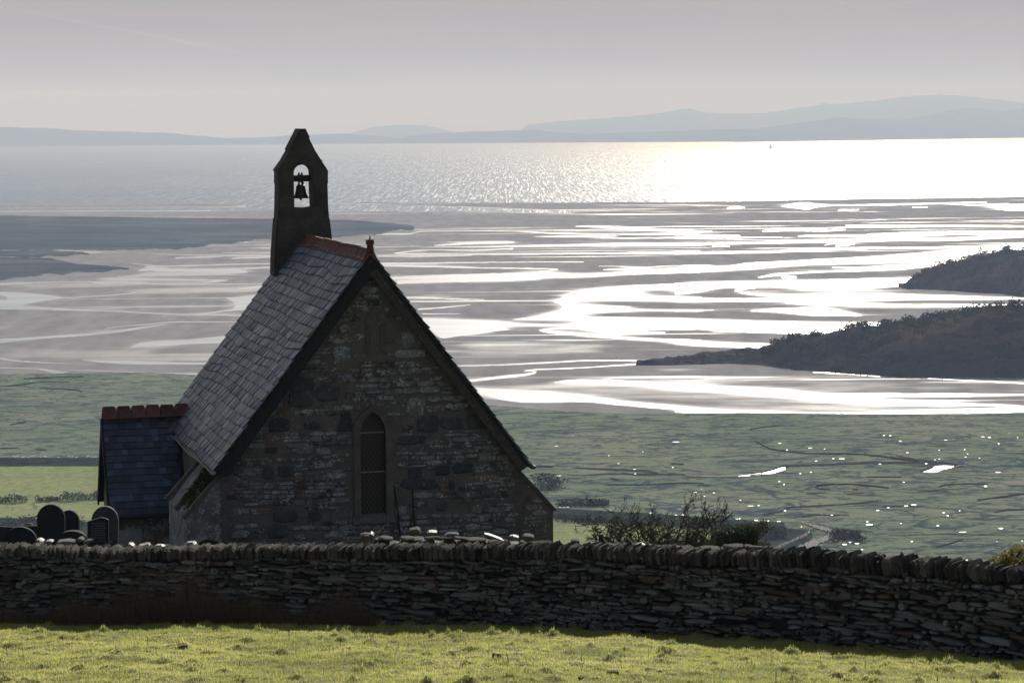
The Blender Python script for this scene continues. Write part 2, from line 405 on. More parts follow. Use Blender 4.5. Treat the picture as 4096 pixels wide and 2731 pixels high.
RIB = {Z1: [  # reaches passing behind the chapel, joined to those seen on either side
 [(1080,1053,1057),(1300,1050,1056),(1550,1051,1056)], [(1080,1067,1071),(1300,1066,1072),(1550,1060,1066)], [(1070,1133,1137),(1350,1120,1132),(1580,1107,1117)],
 [(960,1259,1264),(1300,1230,1238),(1640,1186,1193)], [(955,1286,1290),(1200,1290,1305),(1450,1280,1330),(1690,1274,1350)], [(1000,1342,1370),(1200,1345,1365),(1400,1350,1356)],
 [(880,1450,1458),(1400,1450,1458),(1850,1461,1465)], [(880,1495,1501),(1300,1520,1530),(1600,1528,1540),(1890,1516,1527)], [(1400,1560,1585),(1700,1550,1590),(1915,1552,1572)], [(1000,1190,1205),(1250,1180,1190),(1450,1178,1182)]],
  # tidal water seen on the flats: (x, upper edge, lower edge) along each reach
Z5: [
 [(0,66,72),(250,60,66),(340,45,50),(700,42,45),(1000,45,48),(1080,46,52),(1300,56,64),(1700,64,70),(2352,66,73)],
 [(1150,82,86),(1400,76,88),(1700,78,85),(1760,80,82)],
 [(1450,9,13),(1600,5,18),(1800,13,32),(2000,25,42),(2352,42,55)],
 [(1550,96,98),(1800,92,99),(2352,86,96)],
 [(0,158,163),(200,155,158),(330,152,155)],
 [(430,146,152),(700,124,140),(950,117,134),(1010,120,126)],
 [(330,160,162),(700,155,162),(1000,148,158),(1400,140,155),(1800,130,155),(2352,128,152)],
 [(140,200,206),(250,188,196),(400,178,184),(700,182,188),(900,172,180),(1000,165,178)],
 [(140,200,206),(200,204,211),(400,208,214),(800,210,216),(1200,206,214),(1600,202,210),(1900,195,206),(2100,192,209),(2200,190,212),(2352,186,198)],
 [(20,222,230),(300,224,230),(500,222,228),(700,216,221)],
 [(70,274,283),(400,272,279),(800,268,274),(1200,265,270),(1510,266,271)],
 [(75,288,300),(400,295,306),(800,307,314),(1150,312,320),(1290,316,323),(1324,320,327)],
 [(1324,320,327),(1270,326,333),(1190,332,344)],
 [(135,374,392),(400,362,388),(800,352,385),(1100,342,380),(1250,342,382),(1500,350,380),(1800,340,362),(2100,318,352),(2352,292,345)],
 [(160,402,428),(500,392,415),(900,385,408),(1200,375,395)],
 [(1650,322,326),(1800,312,325),(1950,310,328),(2020,320,332)],
 [(1620,296,298),(1800,298,302),(1950,304,308),(2100,296,300),(2352,288,292)],
 [(240,518,530),(500,528,538),(790,538,543)],
 [(310,606,616),(500,592,600),(690,575,579)],
 [(340,640,647),(625,640,643)],
 [(1190,760,768),(1230,749,762),(1350,741,752),(1500,737,744),(1900,728,735)],
 [(1190,758,768),(1260,762,782),(1500,780,805),(1700,800,822),(2000,818,840),(2352,830,860)],
 [(1480,752,757),(1600,750,775),(1800,752,790),(2000,768,792),(2100,772,780)],
 [(1500,690,698),(1900,690,700),(2352,680,695)],
 [(620,1015,1022),(900,1008,1016),(1200,993,1002),(1500,978,986),(1800,976,984),(2100,980,996)],
 [(700,1115,1135),(900,1092,1112),(1080,1074,1092),(1150,1062,1078),(1168,1058,1066)],
 [(1168,1058,1066),(1130,1050,1060),(1068,1052,1060),(1100,1046,1054),(1200,1040,1048),(1500,1028,1036),(1900,1000,1012)],
 [(1300,1133,1142),(1450,1116,1146),(1700,1116,1146),(2000,1140,1168),(2352,1150,1192)],
 [(745,1180,1215),(900,1190,1262),(1050,1195,1282),(1200,1205,1285),(1500,1238,1280),(1800,1272,1305),(2100,1300,1330),(2352,1325,1348)],
 ],
Z6: [
 [(0,38,52),(100,36,50),(250,42,47)],
 [(590,40,46),(650,24,46),(800,22,40),(1000,30,44),(1150,29,35)],
 [(0,65,72),(300,64,72),(440,70,75)], [(0,84,92),(300,82,92),(720,80,84)],
 [(830,73,81),(950,66,82),(1300,66,80),(1560,73,77)],
 [(1300,60,66),(1700,45,52),(2352,38,46)], [(1500,66,75),(2000,58,66),(2352,52,62)],
 [(1150,1,5),(1350,-2,6),(1700,0,6),(2352,4,16)],
 [(0,120,142),(400,115,130),(900,104,120),(1300,96,112),(1600,88,106),(1900,84,104),(2352,62,82)],
 [(250,142,148),(370,142,147)],
 [(1010,134,138),(1080,119,126),(1210,123,131)], [(1210,123,131),(1160,130,138),(1080,138,147),(1110,146,150)],
 [(0,185,198),(300,178,186),(800,168,176),(1200,155,165),(1600,150,160),(2000,140,152),(2352,122,135)],
 [(0,290,325),(200,270,318),(330,280,308),(500,255,300),(800,240,275),(1200,220,262),(1500,200,252),(1800,175,224),(2000,160,200),(2352,120,170)],
 [(1450,270,282),(1700,262,280),(1800,250,270),(1960,232,242)], [(1640,242,250),(1960,228,236)],
 [(1060,285,290),(1300,280,289),(1500,270,282),(1622,280,290)],
 [(560,350,356),(650,330,348),(800,318,330),(1000,310,320),(1300,300,310),(1550,290,300),(1622,281,290)],
 [(720,338,358),(820,347,360)],
 [(0,390,406),(400,380,412),(700,375,416),(1000,368,410),(1300,360,402),(1620,350,384)],
 [(0,430,472),(150,420,455),(300,402,425)],
 [(400,436,447),(440,425,440),(540,418,428)], [(400,438,447),(500,455,470),(700,470,482),(900,472,492)],
 [(760,420,425),(820,405,430),(900,402,436),(1100,400,438),(1300,402,425),(1520,402,414)],
 [(0,485,520),(200,495,518),(700,490,515),(1000,465,518),(1300,462,510),(1700,470,503),(2000,480,503),(2352,488,500)],
 [(750,525,532),(1100,520,545),(1300,528,552),(2110,546,552)], [(1680,530,538),(2000,533,541),(2352,536,540)],
 [(510,576,582),(700,562,588),(850,555,605),(1000,552,612),(1080,572,612),(1255,603,613)],
 [(0,570,583),(150,570,578),(262,570,574)],
 [(0,630,655),(400,640,662),(900,652,670),(1400,656,682)],
 [(0,666,695),(400,668,716),(700,668,730),(1000,665,733),(1200,660,722),(1400,656,690)],
 [(250,712,716),(400,712,722),(700,724,730)],
 [(0,780,805),(300,788,820),(700,800,838)],
 [(930,988,993),(1200,1000,1010),(1480,1022,1029)],
 [(0,1075,1110),(300,1085,1124),(700,1110,1152),(1000,1138,1184),(1400,1170,1202),(1700,1188,1208),(2352,1217,1229)],
 [(0,1228,1262),(300,1245,1272),(700,1258,1279),(1100,1265,1277),(2352,1245,1262)],
 [(1700,1032,1036),(2352,1062,1070)],
 ],
Z4: [
 [(0,499,516),(300,487,500),(700,481,488),(850,482,504),(1100,486,508),(1400,500,511),(2000,500,508),(2300,498,505)],
 [(830,456,461),(950,448,472),(1100,445,474),(1300,460,474),(1700,465,474),(1950,468,474)],
 [(1950,468,474),(1840,472,492),(1725,490,499)],
 [(1000,441,446),(1150,425,440),(1300,410,438),(1700,396,430),(1900,375,426),(2080,385,412),(2120,402,408)],
 [(1180,392,397),(1210,376,395),(1300,362,392),(1500,376,400),(1900,372,390),(2340,357,366)],
 [(1120,325,329),(1180,330,338),(1280,340,348),(1350,347,355)],
 [(1240,352,362),(1350,350,360),(1700,340,352),(2000,332,341),(2340,328,335)],
 [(1300,246,251),(1700,254,262),(2340,259,270)], [(1900,235,240),(2340,230,236)],
 [(1500,278,287),(1700,270,282),(1900,268,274)], [(1980,285,292),(2100,275,287),(2340,270,279)],
 [(560,620,627),(850,604,611),(1100,582,594),(1170,571,580)],
 [(0,975,1012),(300,958,978),(600,935,957),(1000,900,922),(1300,860,872),(1430,846,851)],
 [(900,886,892),(950,872,880),(1200,850,858),(1500,825,833),(2060,826,832)],
 [(1110,1045,1049),(1200,1008,1048),(1350,992,1044),(1600,980,1020),(1930,948,1008),(2200,940,1000)],
 [(0,1132,1150),(150,1156,1170),(350,1170,1181),(600,1182,1187)],
 [(700,1153,1157),(850,1155,1176),(1100,1160,1190),(1500,1172,1194),(1900,1176,1196)],
 [(0,1216,1225),(300,1224,1231),(450,1240,1266),(540,1250,1266),(600,1246,1250)],
 [(600,1240,1245),(800,1240,1249),(1200,1256,1264),(1720,1270,1284),(1900,1274,1286)],
 [(0,705,718),(500,722,730),(1000,735,742),(1500,758,768),(2070,768,778)],
 [(180,690,710),(700,720,728),(1000,708,716),(1180,699,704)],
 [(2040,542,556),(2150,526,552),(2320,514,530)],
 [(350,213,221),(600,216,225),(740,228,241),(880,236,243)], [(30,203,208),(130,192,205),(210,189,193)],
 [(1320,88,97),(1370,96,99)], [(1900,134,139),(2100,143,152),(2140,150,153)],
 ],
ZS1: [[(0,1036,1056),(800,1030,1052),(1600,1026,1050),(2352,1024,1048)],
      [(0,1058,1066),(900,1054,1060),(1800,1052,1060)]],
ZS2: [[(-700,782,812),(0,782,830),(600,798,832),(1000,815,836),(1500,830,846)]],
ZS3: [[(350,808,818),(420,800,818),(470,806,814)], [(720,800,804),(800,780,812),(900,775,822),(1000,790,800),(1420,786,794),(2100,770,776)],
      [(1100,824,832),(1240,822,828)], [(1600,806,812),(1700,804,810)], [(2130,796,806),(2240,790,830),(2352,786,832)],
      [(1800,778,784),(2000,790,796),(2250,780,786)]],
}
POLYS = {
Z5: [[(1290,556),(1360,520),(1440,478),(1600,458),(1900,436),(2352,420),(2352,455),(2200,462),(2040,468),(1940,470),(1915,488),(1960,508),(2100,516),(2352,520),(2352,548),(2000,550),(1700,550),(1500,552),(1410,552),(1430,570),(1550,575),(1850,590),(1780,598),(1960,610),(2352,613),(2352,626),(2000,622),(1800,628),(1600,640),(1420,662),(1700,665),(2352,678),(2352,690),(1900,684),(1790,684),(1500,688),(1350,692),(1200,690),(990,685),(1150,660),(1300,622),(1340,610),(1360,590),(1330,570)],
     [(330,676),(600,684),(860,690),(1050,710),(1350,718),(1450,706),(1800,710),(2352,716),(2352,742),(1500,735),(1100,732),(935,738),(975,758),(880,768),(750,790),(600,805),(470,816)]],
Z6: [],
Z4: [[(-20,640),(60,640),(50,612),(-20,600),(-20,572),(180,578),(400,597),(560,622),(500,632),(380,650),(250,672),(185,695),(200,712),(-20,708)],
     [(1930,622),(2000,620),(2200,592),(2260,604),(2200,660),(2130,722),(1900,742),(1720,776),(1620,766),(1850,738),(1985,716),(2010,690),(1985,652)]],
}
SHEEN = {  # wide wet patches without a hard edge
Z4: [([(1100,545,585),(1600,535,580),(2280,525,570)], .8), ([(0,530,545),(600,505,540),(1100,515,530)], .7), ([(1700,900,940),(2050,860,920)], .35), ([(0,1040,1110),(600,1060,1130),(1300,1060,1140)], .5),
     ([(0,880,910),(150,880,905)], .5), ([(1100,680,690),(1700,675,690)], .4), ([(600,910,925),(900,895,915)], .35)],
Z5: [([(600,830,960),(1200,840,950),(1700,850,940)], .4), ([(700,1210,1280),(1400,1120,1240),(2352,1130,1330)], .35), ([(240,500,530),(900,500,525)], .4), ([(400,90,130),(1000,80,120)], .3), ([(2000,1020,1080),(2352,1040,1110)], .4)],
Z6: [([(0,960,1070),(1000,1030,1140),(2352,1080,1220)], .25), ([(0,1110,1250),(800,1150,1260),(2000,1210,1250)], .35), ([(500,400,460),(1500,410,460)], .3)],
}
# shoreline of the open sea (photo pixels) and the far coast
SHORE = [(-300, 827), (0, 827), (550, 821), (1100, 815), (1400, 811), (1751, 812), (2000, 812), (2400, 810), (2750, 808), (3100, 803), (3500, 796), (3850, 791), (4096, 788), (4400, 785)]
COAST = [(-400, 590), (0, 587), (1100, 578), (2048, 572), (3000, 567), (4096, 551), (4500, 549)]
def gp(p, z=0.0):
    g = ground(p[0], p[1], z); return (g.x, g.y, z)
water = MB()
mask_polys = []
def add_ribbon(mb, pts, Z, z, jit=.5, mask=True):
    t, b = ribbon_poly(pts, Z, jit)
    n = len(t)
    mb.add([gp(p, z) for p in t] + [gp(p, z) for p in b], [(i, i + 1, n + i + 1, n + i) for i in range(n - 1)])
    if mask: mask_polys.append((t + b[::-1], 1.0))
zlev = 0.04
inlet = MB()
for Z, ribs in RIB.items():
    for k_, r in enumerate(ribs):
        zlev += .0008
        add_ribbon(inlet if Z in (ZS1, ZS2) and k_ == 0 else water, r, Z, zlev)
inlet.build('sea_inlet', M_SEA, kind='structure')
for Z, ps in POLYS.items():
    for p in ps:
        zlev += .0008
        q = poly_smooth(p, Z)
        water.poly([gp(a, zlev) for a in q]); mask_polys.append((q, 1.0))
water.build('tidal_water', M_WATER, kind='structure')
for Z, ps in SHEEN.items():
    for p, wt in ps:
        t, b = ribbon_poly(p, Z, 0); mask_polys.append((t + b[::-1], wt))
# the open sea, one sheet from the shoreline to the far coast
us = np.linspace(-400, 4500, 120)
vs0 = np.interp(us, [p[0] for p in SHORE], [p[1] for p in SHORE]) + (fbm(us * .006, us * 0, 3) - .5) * 4
vs1 = np.interp(us, [p[0] for p in COAST], [p[1] for p in COAST])
sv = []
for k in range(2):
    for i, u in enumerate(us):
        g = ground(u, vs0[i], .1) if k == 0 else ground(u, vs1[i], .1)
        if k == 1: g = Vector((g.x * 1.06, g.y * 1.06, .1))
        sv.append((g.x, g.y, .1))
npmesh('sea', sv, gridfaces(2, len(us)), M_SEA, kind='structure')
# estuary floor with its wetness, a graded sheet
GU = np.arange(-260, 4370, 5.0); GV = np.concatenate([np.arange(786, 1000, 2.0), np.arange(1000, 1700, 3.0)])
gu, gv = np.meshgrid(GU, GV)
mask = np.zeros_like(gu)
def inpoly(px, py, poly):
    c = np.zeros(px.shape, bool)
    n = len(poly)
    for i in range(n):
        x1, y1 = poly[i]; x2, y2 = poly[(i + 1) % n]
        if y1 == y2: continue
        c ^= ((y1 > py) != (y2 > py)) & (px < (x2 - x1) * (py - y1) / (y2 - y1) + x1)
    return c
for poly, wt in mask_polys:
    P = np.array(poly)
    i0, i1 = np.searchsorted(GU, [P[:, 0].min(), P[:, 0].max()]); j0, j1 = np.searchsorted(GV, [P[:, 1].min(), P[:, 1].max()])
    if i1 <= i0 or j1 <= j0: continue
    sl = (slice(j0, j1), slice(i0, i1))
    mask[sl] = np.maximum(mask[sl], inpoly(gu[sl], gv[sl], poly) * wt)
def boxblur(a, r, ax):
    if r < 1: return a
    p = np.pad(a, [(r + 1, r) if k == ax else (0, 0) for k in (0, 1)], mode='edge')
    c = np.cumsum(p, ax)
    n = a.shape[ax]
    return (np.take(c, range(2 * r + 1, 2 * r + 1 + n), ax) - np.take(c, range(0, n), ax)) / (2 * r + 1)
wet = mask
for _ in range(2): wet = boxblur(boxblur(wet, 12, 1), 2, 0)
wide = mask
for _ in range(2): wide = boxblur(boxblur(wide, 60, 1), 9, 0)
wet = np.clip(wet * 1.0 + wide * .08, 0, 1)
dirx = (gu - 2048) / F; 
D = np.array([[FW.x, FW.y, FW.z]]).reshape(1, 1, 3) + np.array(RT).reshape(1, 1, 3) * ((gu - 2048) / F)[..., None] - np.array(UP).reshape(1, 1, 3) * ((gv - 1365.5) / F)[..., None]
T = -H / D[..., 2]
gx, gy = D[..., 0] * T, D[..., 1] * T
npmesh('sand_flats', np.stack([gx.ravel(), gy.ravel(), np.zeros(gx.size)], 1), gridfaces(*gx.shape), M_SAND, attrs={'wet': wet}, kind='structure')
b = MB(); b.poly([(-9000, 500, -.6), (9000, 500, -.6), (9000, 21500, -.6), (-9000, 21500, -.6)])
b.build('ground', M_SAND, kind='structure')

# ------------------------------------------------------------------ salt marsh, fields, creeks, pools
def sheet(name, outline_top, v_bot, m, z, step=30, jit=2.2):
    u0, u1 = outline_top[0][0], outline_top[-1][0]
    U = np.arange(u0, u1 + 1, step)
    vt = np.interp(U, [p[0] for p in outline_top], [p[1] for p in outline_top])
    vb = np.interp(U, [p[0] for p in v_bot], [p[1] for p in v_bot])
    V = []
    for u, a in zip(U, vt): V.append(gp((u, a + (random.random() - .5) * 1.6), z))
    for u, a in zip(U, vb): V.append(gp((u, a + (((float(fbm(u * .02, z * 40, 91, 4)) - .5) * 2.6 + (random.random() - .5) * .25) * jit if jit > 2.2 else 0)), z))
    return npmesh(name, V, gridfaces(2, len(U)), m, kind='structure')
sheet('salt_marsh', [(-300, 1500), (0, 1496), (400, 1492), (600, 1489), (800, 1500), (1300, 1560), (1850, 1600), (1960, 1620), (2060, 1628), (2200, 1640), (2500, 1655), (3000, 1650), (3300, 1653), (3700, 1657), (4096, 1650), (4400, 1648)],
      [(-300, 2500), (4400, 2500)], M_MARSH, .35, 14)
sheet('dune_heath', [(-300, 862), (0, 862), (300, 866), (700, 871), (1100, 876), (1400, 880), (1640, 900), (1665, 912)],
      [(-300, 1005), (0, 1000), (300, 1000), (450, 1001), (650, 997), (800, 985), (900, 972), (1100, 955), (1300, 946), (1500, 937), (1640, 917), (1665, 914)], M_DUNE, .36, 12, 9)
sheet('dune_heath', [(-300, 1004), (0, 1003), (180, 1001), (330, 1007), (345, 1012), (240, 1022), (250, 1030), (300, 1050), (420, 1058), (520, 1070)][:5] + [(360, 1014)],
      [(-300, 1030), (0, 1030), (240, 1024), (360, 1016)], M_DUNE, .37, 8, 7)
sheet('dune_heath', [(-300, 1030), (0, 1030), (200, 1032), (300, 1055), (420, 1062), (520, 1072)],
      [(-300, 1125), (0, 1128), (60, 1110), (150, 1098), (300, 1090), (420, 1082), (520, 1075)], M_DUNE, .38, 8, 9)
sheet('field', [(-300, 1864), (0, 1864), (420, 1865), (900, 1880), (1800, 2020), (2215, 2074), (2500, 2096), (2800, 2120), (3060, 2150), (3120, 2180), (3200, 2320)],
      [(-300, 2330), (3200, 2330)], M_FIELD, .5, 30)
sheet('lower_field', [(-300, 2075), (0, 2069), (350, 2086), (900, 2092)], [(-300, 2320), (900, 2320)], M_BANK, .6, 20)
sheet('scrub_ground', [(2950, 2138), (3050, 2118), (3140, 2110), (3220, 2118), (3260, 2135)], [(2950, 2150), (3050, 2230), (3150, 2230), (3260, 2140)], M_BANK, .62, 20)
def marks(name, m, z, ribs, jit=.6):
    mb = MB()
    for Z, rr in ribs.items():
        for r in rr: add_ribbon(mb, r, Z, z, jit, False)
    mb.build(name, m, kind='structure')
marks('creek_bed', M_SHADED_MUD, .55, {ZM6: [  # flat mud sheets with the shade of the cut banks in their colour
 [(0,414,424),(110,392,410),(200,370,392),(330,344,364)], [(250,346,354),(390,338,352),(700,325,341),(1000,312,329),(1300,312,326),(1500,318,332),(1700,318,344),(1830,332,348)], [(1830,332,348),(1770,345,362),(1740,352,362)],
 [(1465,385,392),(1520,366,376),(1580,352,362)], [(1600,392,402),(1800,406,416),(1970,418,424)],
 [(555,524,532),(610,506,518),(760,500,508),(900,502,510),(1050,514,524),(1190,529,540)], [(555,524,532),(600,538,546),(690,546,552)], [(490,578,586),(660,574,578)],
 [(290,714,730),(330,698,710),(500,688,696),(800,672,680),(1100,645,653)], [(1620,520,530),(1680,506,516),(1850,495,502),(2040,498,510)],
 [(1950,636,642),(2100,616,626),(2200,602,614),(2352,580,592)], [(110,764,770),(180,748,756),(280,734,742)], [(450,780,788),(550,766,772),(850,768,773)],
 [(1140,692,700),(1300,690,696),(1420,684,690)], [(0,30,36),(130,10,16),(250,0,6)], [(40,130,140),(100,160,170),(180,195,208),(330,220,228),(480,238,246)], [(480,238,244),(900,240,248),(1100,258,266),(1300,285,296),(1450,302,314)],
 [(1250,256,262),(1500,300,310),(1700,318,326)], [(2100,740,748),(2200,722,732),(2352,712,720)], [(1000,438,444),(1300,438,446)], [(880,545,550),(930,540,550)], [(1440,565,570),(1620,560,568)],
 [(500,905,910),(640,880,884),(900,898,904),(1060,910,915)], [(1600,1040,1048),(1750,1000,1006),(1830,970,976)], [(1200,940,944),(1700,930,934),(2352,942,946)]],
 ZM5: [[(180,318,324),(350,314,330),(420,320,326)], [(560,328,332),(900,340,352),(1150,350,366),(1240,370,384)], [(700,384,390),(900,376,384),(1200,376,388),(1450,382,388)], [(820,460,466),(1100,462,468),(1400,446,456),(1600,452,458)],
 [(440,580,586),(600,570,580),(850,602,612)], [(860,410,416),(930,420,432)], [(1550,466,472),(1640,462,474)], [(1340,300,308),(1440,300,308)]],
 ZM8: [[(200,130,136),(300,124,132),(700,110,115)], [(30,192,197),(160,180,190),(350,156,162),(580,156,160)], [(330,210,214),(600,222,228),(690,236,246)], [(300,724,728),(390,726,732)], [(0,712,718),(160,706,710)], [(80,516,522),(220,486,496)]]})
marks('pale_mud_bank', M_PALEMUD, .56, {ZM6: [[(1270,332,336),(1450,338,344),(1600,346,352)], [(1750,362,366),(1800,340,350),(1860,340,346)], [(1620,398,408),(1800,412,420),(2000,414,422),(2352,400,412)], [(800,562,585),(850,560,590),(900,568,582),(970,572,578)], [(2150,490,496),(2250,478,512),(2352,470,515)], [(2080,236,240),(2200,226,234),(2352,226,238)], [(1440,544,549),(1620,542,548)]],
 ZM5: [[(1450,390,396),(1600,392,404),(1800,390,404),(2000,384,396)], [(690,328,331),(840,330,336)]]})
pools = MB()
for Z, L in {ZM6: [(1195,18,12,8),(1150,88,30,6),(1205,90,30,8),(1290,137,30,8),(1410,98,18,8),(255,155,40,8),(515,195,50,7),(318,213,20,14),(640,204,20,6),(715,287,28,8),(787,289,75,11),(567,308,26,10),(1115,333,36,8),(1350,235,45,5),(1175,239,18,6),(1623,215,14,7),(1843,210,18,9),(1868,246,18,7),(1850,273,26,7),(1588,296,20,6),(1625,290,24,6),(1970,281,20,6),(2055,105,40,9),(2000,100,40,6),(2148,107,14,6),(2297,106,18,8),(2135,158,24,11),(2095,60,18,8),(2225,67,10,6),(1680,128,40,5),(1513,330,28,12),(2130,403,65,9),(2022,523,40,20),(1320,488,30,8),(1157,549,16,10),(252,483,32,8),(293,508,24,10),(523,403,28,10),(430,415,26,9),(301,733,28,18),(75,689,36,9),(118,817,28,13),(245,824,50,10),(1405,683,60,16),(1340,692,50,11),(1187,707,36,9),(1097,730,38,13),(1028,852,82,22),(1007,828,28,8),(1662,750,34,8),(1697,776,26,13),(1800,733,22,7),(1612,861,36,13),(1825,917,95,11),(2155,885,60,17),(1388,996,32,13),(1813,973,14,12),(810,1022,60,14),(860,1004,40,12),(918,1013,50,13),(963,1065,26,13),(703,771,30,8),(2335,993,20,11),(2120,998,10,8),(1297,842,20,8),(1860,1155,22,20),(440,870,14,9),(480,880,12,8)],
 ZM5: [(1380,132,80,10),(572,80,24,6),(442,165,36,10),(853,238,28,8),(1120,208,14,8),(930,300,24,8),(1054,345,36,8),(1060,380,30,9),(1355,331,22,8),(463,395,60,11),(1530,525,36,9),(1600,555,28,15),(1677,530,14,13),(1580,502,16,6),(1885,587,18,8),(1965,632,80,5),(345,568,30,8),(1470,720,24,10)],
 ZM8: [(237,141,18,6),(260,154,26,7),(905,157,80,4),(403,207,20,4),(528,576,14,4),(780,740,20,5)]}.items():
    for x, y, w, h in L:
        if w < 20 and Z is ZM6 and random.random() < .6: continue
        h *= .75
        q = []
        for k in range(12):
            th = 2 * math.pi * k / 12; r = random.uniform(.6, .95)
            q.append(gp(((x + math.cos(th) * w * .44 * r) / Z[2] + Z[0], (y + math.sin(th) * h / 2 * r) / Z[2] + Z[1]), .6))
        pools.poly(q)
for Z, L in {ZM6: [[(0,424,433),(110,408,420),(200,386,412),(260,364,395),(305,362,380)]], ZM5: [[(2060,372,382),(1950,388,396),(1870,398,402)]]}.items():
    for r in L: add_ribbon(pools, r, Z, .6, .4, False)
pools.poly([gp(p, .6) for p in poly_smooth([(1488,402),(1560,374),(1590,352),(1660,346),(1750,350),(1735,364),(1650,382),(1600,404)], ZM6)])
for k in range(15):   # seepage along the foot of the railway bank
    u = random.uniform(2230, 3200); v = np.interp(u, [2215, 2400, 2800, 3050, 3200], [2026, 2036, 2064, 2084, 2098]) + random.uniform(-4, 3)
    w, h = random.uniform(2, 9), random.uniform(1, 2.6)
    pools.poly([gp((u + math.cos(t * .785) * w, v + math.sin(t * .785) * h), .6) for t in range(8)])
for k in range(26):
    u = random.uniform(0, 400); v = 1826 + random.uniform(-3, 2); w, h = random.uniform(2, 7), random.uniform(1, 2.2)
    pools.poly([gp((u + math.cos(t * .785) * w, v + math.sin(t * .785) * h), .6) for t in range(8)])
pools.build('marsh_pools', M_WATER, kind='structure')
# railway embankment: a long low bank with a level crest
bk_near = [(-300, 1866), (0, 1866), (400, 1866), (900, 1880), (1500, 1960), (1900, 2030), (2215, 2074), (2400, 2092), (2800, 2114), (3000, 2124), (3140, 2132)]
bk_top = [(-300, 1833), (0, 1832), (400, 1832), (900, 1846), (1500, 1920), (1900, 1988), (2215, 2034), (2400, 2044), (2800, 2070), (3000, 2088), (3140, 2104)]
V = []; UU = np.arange(-300, 3141, 40)
for k in range(4):
    for u in UU:
        g = ground(u, np.interp(u, *zip(*bk_near)), .3)
        top = aty(u, np.interp(u, *zip(*bk_top)), g.y + 12)
        p = (Vector((g.x, g.y, .3)), top + Vector((0, -1, -.2)), top + Vector((0, 3, -.1)), Vector((top.x * 1.015, g.y + 26, .3)))[k]
        V.append(p)
npmesh('embankment', V, gridfaces(4, len(UU)), M_BANK, kind='structure')
# stony track curling past the scrub
mb = MB()
tr = catmull([(3160, 2215, 16), (3215, 2186, 12), (3290, 2158, 11), (3326, 2138, 10), (3318, 2122, 8), (3285, 2110, 7), (3250, 2100, 4), (3205, 2086, 2.5)], 8)
L_, R_ = [], []
for i, (u, v, w) in enumerate(tr):
    a, c = tr[max(i - 1, 0)], tr[min(i + 1, len(tr) - 1)]
    tx, ty = c[0] - a[0], (c[1] - a[1]); ln = math.hypot(tx, ty); nx, ny = -ty / ln, tx / ln
    j = random.uniform(.55, 1.35)
    L_.append(gp((u + nx * w * j, v + ny * w * j), .66)); R_.append(gp((u - nx * w * j, v - ny * w * j), .66))
n = len(L_); mb.add(L_ + R_, [(i, i + 1, n + i + 1, n + i) for i in range(n - 1)])
mb.build('stone_track', M_ROAD, kind='structure')

# ------------------------------------------------------------------ headlands and far hills
def leafclump(mb, c, rad, n, size, flat=.0, surface=.6):
    for _ in range(n):
        d = Vector((random.gauss(0, 1), random.gauss(0, 1), random.gauss(0, 1))).normalized()
        r = random.random() ** (1 / 3) if random.random() > surface else random.uniform(.75, 1.08)
        p = Vector(c) + Vector((d.x * rad[0], d.y * rad[1], d.z * rad[2])) * r
        a = Vector((random.gauss(0, 1), random.gauss(0, 1), random.gauss(0, 1))).normalized()
        b = a.orthogonal().normalized(); q = a.cross(b)
        s = size * random.uniform(.6, 1.4)
        mb.add([p - b * s * .5, p + q * s * .35, p + b * s * .5, p - q * s * .35], [(0, 1, 2, 3)])
def hill(name, skyline, base, depth, m, step=6, rows=10, rough=2.0, nscale=.05, seed=0, bumpy=0.0, zfix=None, back=1.2):
    U = np.arange(skyline[0][0], skyline[-1][0] + .1, step)
    vs = np.interp(U, *zip(*skyline)); vb = np.interp(U, *zip(*base))
    V = []; ridge = []
    ts = [i / rows for i in range(rows + 1)] + [1 + back * (i + 1) / 4 for i in range(4)]
    for i, u in enumerate(U):
        g = ground(u, vb[i])
        dep = depth(u) if callable(depth) else depth
        top = aty(u, vs[i], g.y + dep)
        zt = max(top.z, .3)
        ridge.append((top, g))
        for t in ts:
            y = g.y + dep * t; x = g.x + (top.x - g.x) * t
            s = math.sin(min(t, 1) * math.pi / 2) ** .9 if t <= 1 else math.cos((t - 1) / back * math.pi / 2)
            w = (4 * t * (1 - t) if t < 1 else 0)
            nz = (float(fbm(x * nscale, y * nscale, seed)) - .5) * 2 * rough * w + (float(fbm(x * nscale * 5, y * nscale * 5, seed + 9)) - .5) * bumpy * (1 if t > 0 else 0)
            V.append((x, y, max(zt * s + nz, -.5 if t in (0,) else .2) if t < 1 + back else -.8))
    nr, nc = len(U), len(ts)
    o = npmesh(name, V, gridfaces(nr, nc)[:, ::-1], m, kind='structure', smooth=True)
    return o, ridge
sk1 = [zz(p, Z6) for p in [(-260,942),(-200,932),(-60,912),(0,905),(60,893),(130,893),(170,870),(270,870),(380,858),(520,842),(640,846),(672,806),(740,772),(850,756),(1000,744),(1060,727),(1160,708),(1210,689),(1370,684),(1420,659),(1600,648),(1700,632),(1760,609),(1880,579),(1950,582),(2080,552),(2170,544),(2352,540),(2700,530)]]
bs1 = [zz(p, Z6) for p in [(-260,946),(0,945),(200,938),(380,935),(560,945),(800,975),(1000,990),(1250,1008),(1500,1025),(2352,1030),(2700,1030)]]
h1, r1 = hill('headland', sk1, bs1, lambda u: float(np.interp(u, [2540, 2800, 3100, 3500, 4300], [14, 36, 60, 90, 110])), M_HEAD, 4, 20, 5.0, .03, 2, 3.2)
sk2 = [zz(p, Z6) for p in [(1505,414),(1550,405),(1610,350),(1690,310),(1780,272),(1850,258),(1940,240),(2020,212),(2130,194),(2170,182),(2240,168),(2352,168),(2700,160)]]
bs2 = [zz(p, Z6) for p in [(1505,418),(1560,432),(1800,440),(2000,455),(2200,465),(2300,480),(2352,490),(2700,500)]]
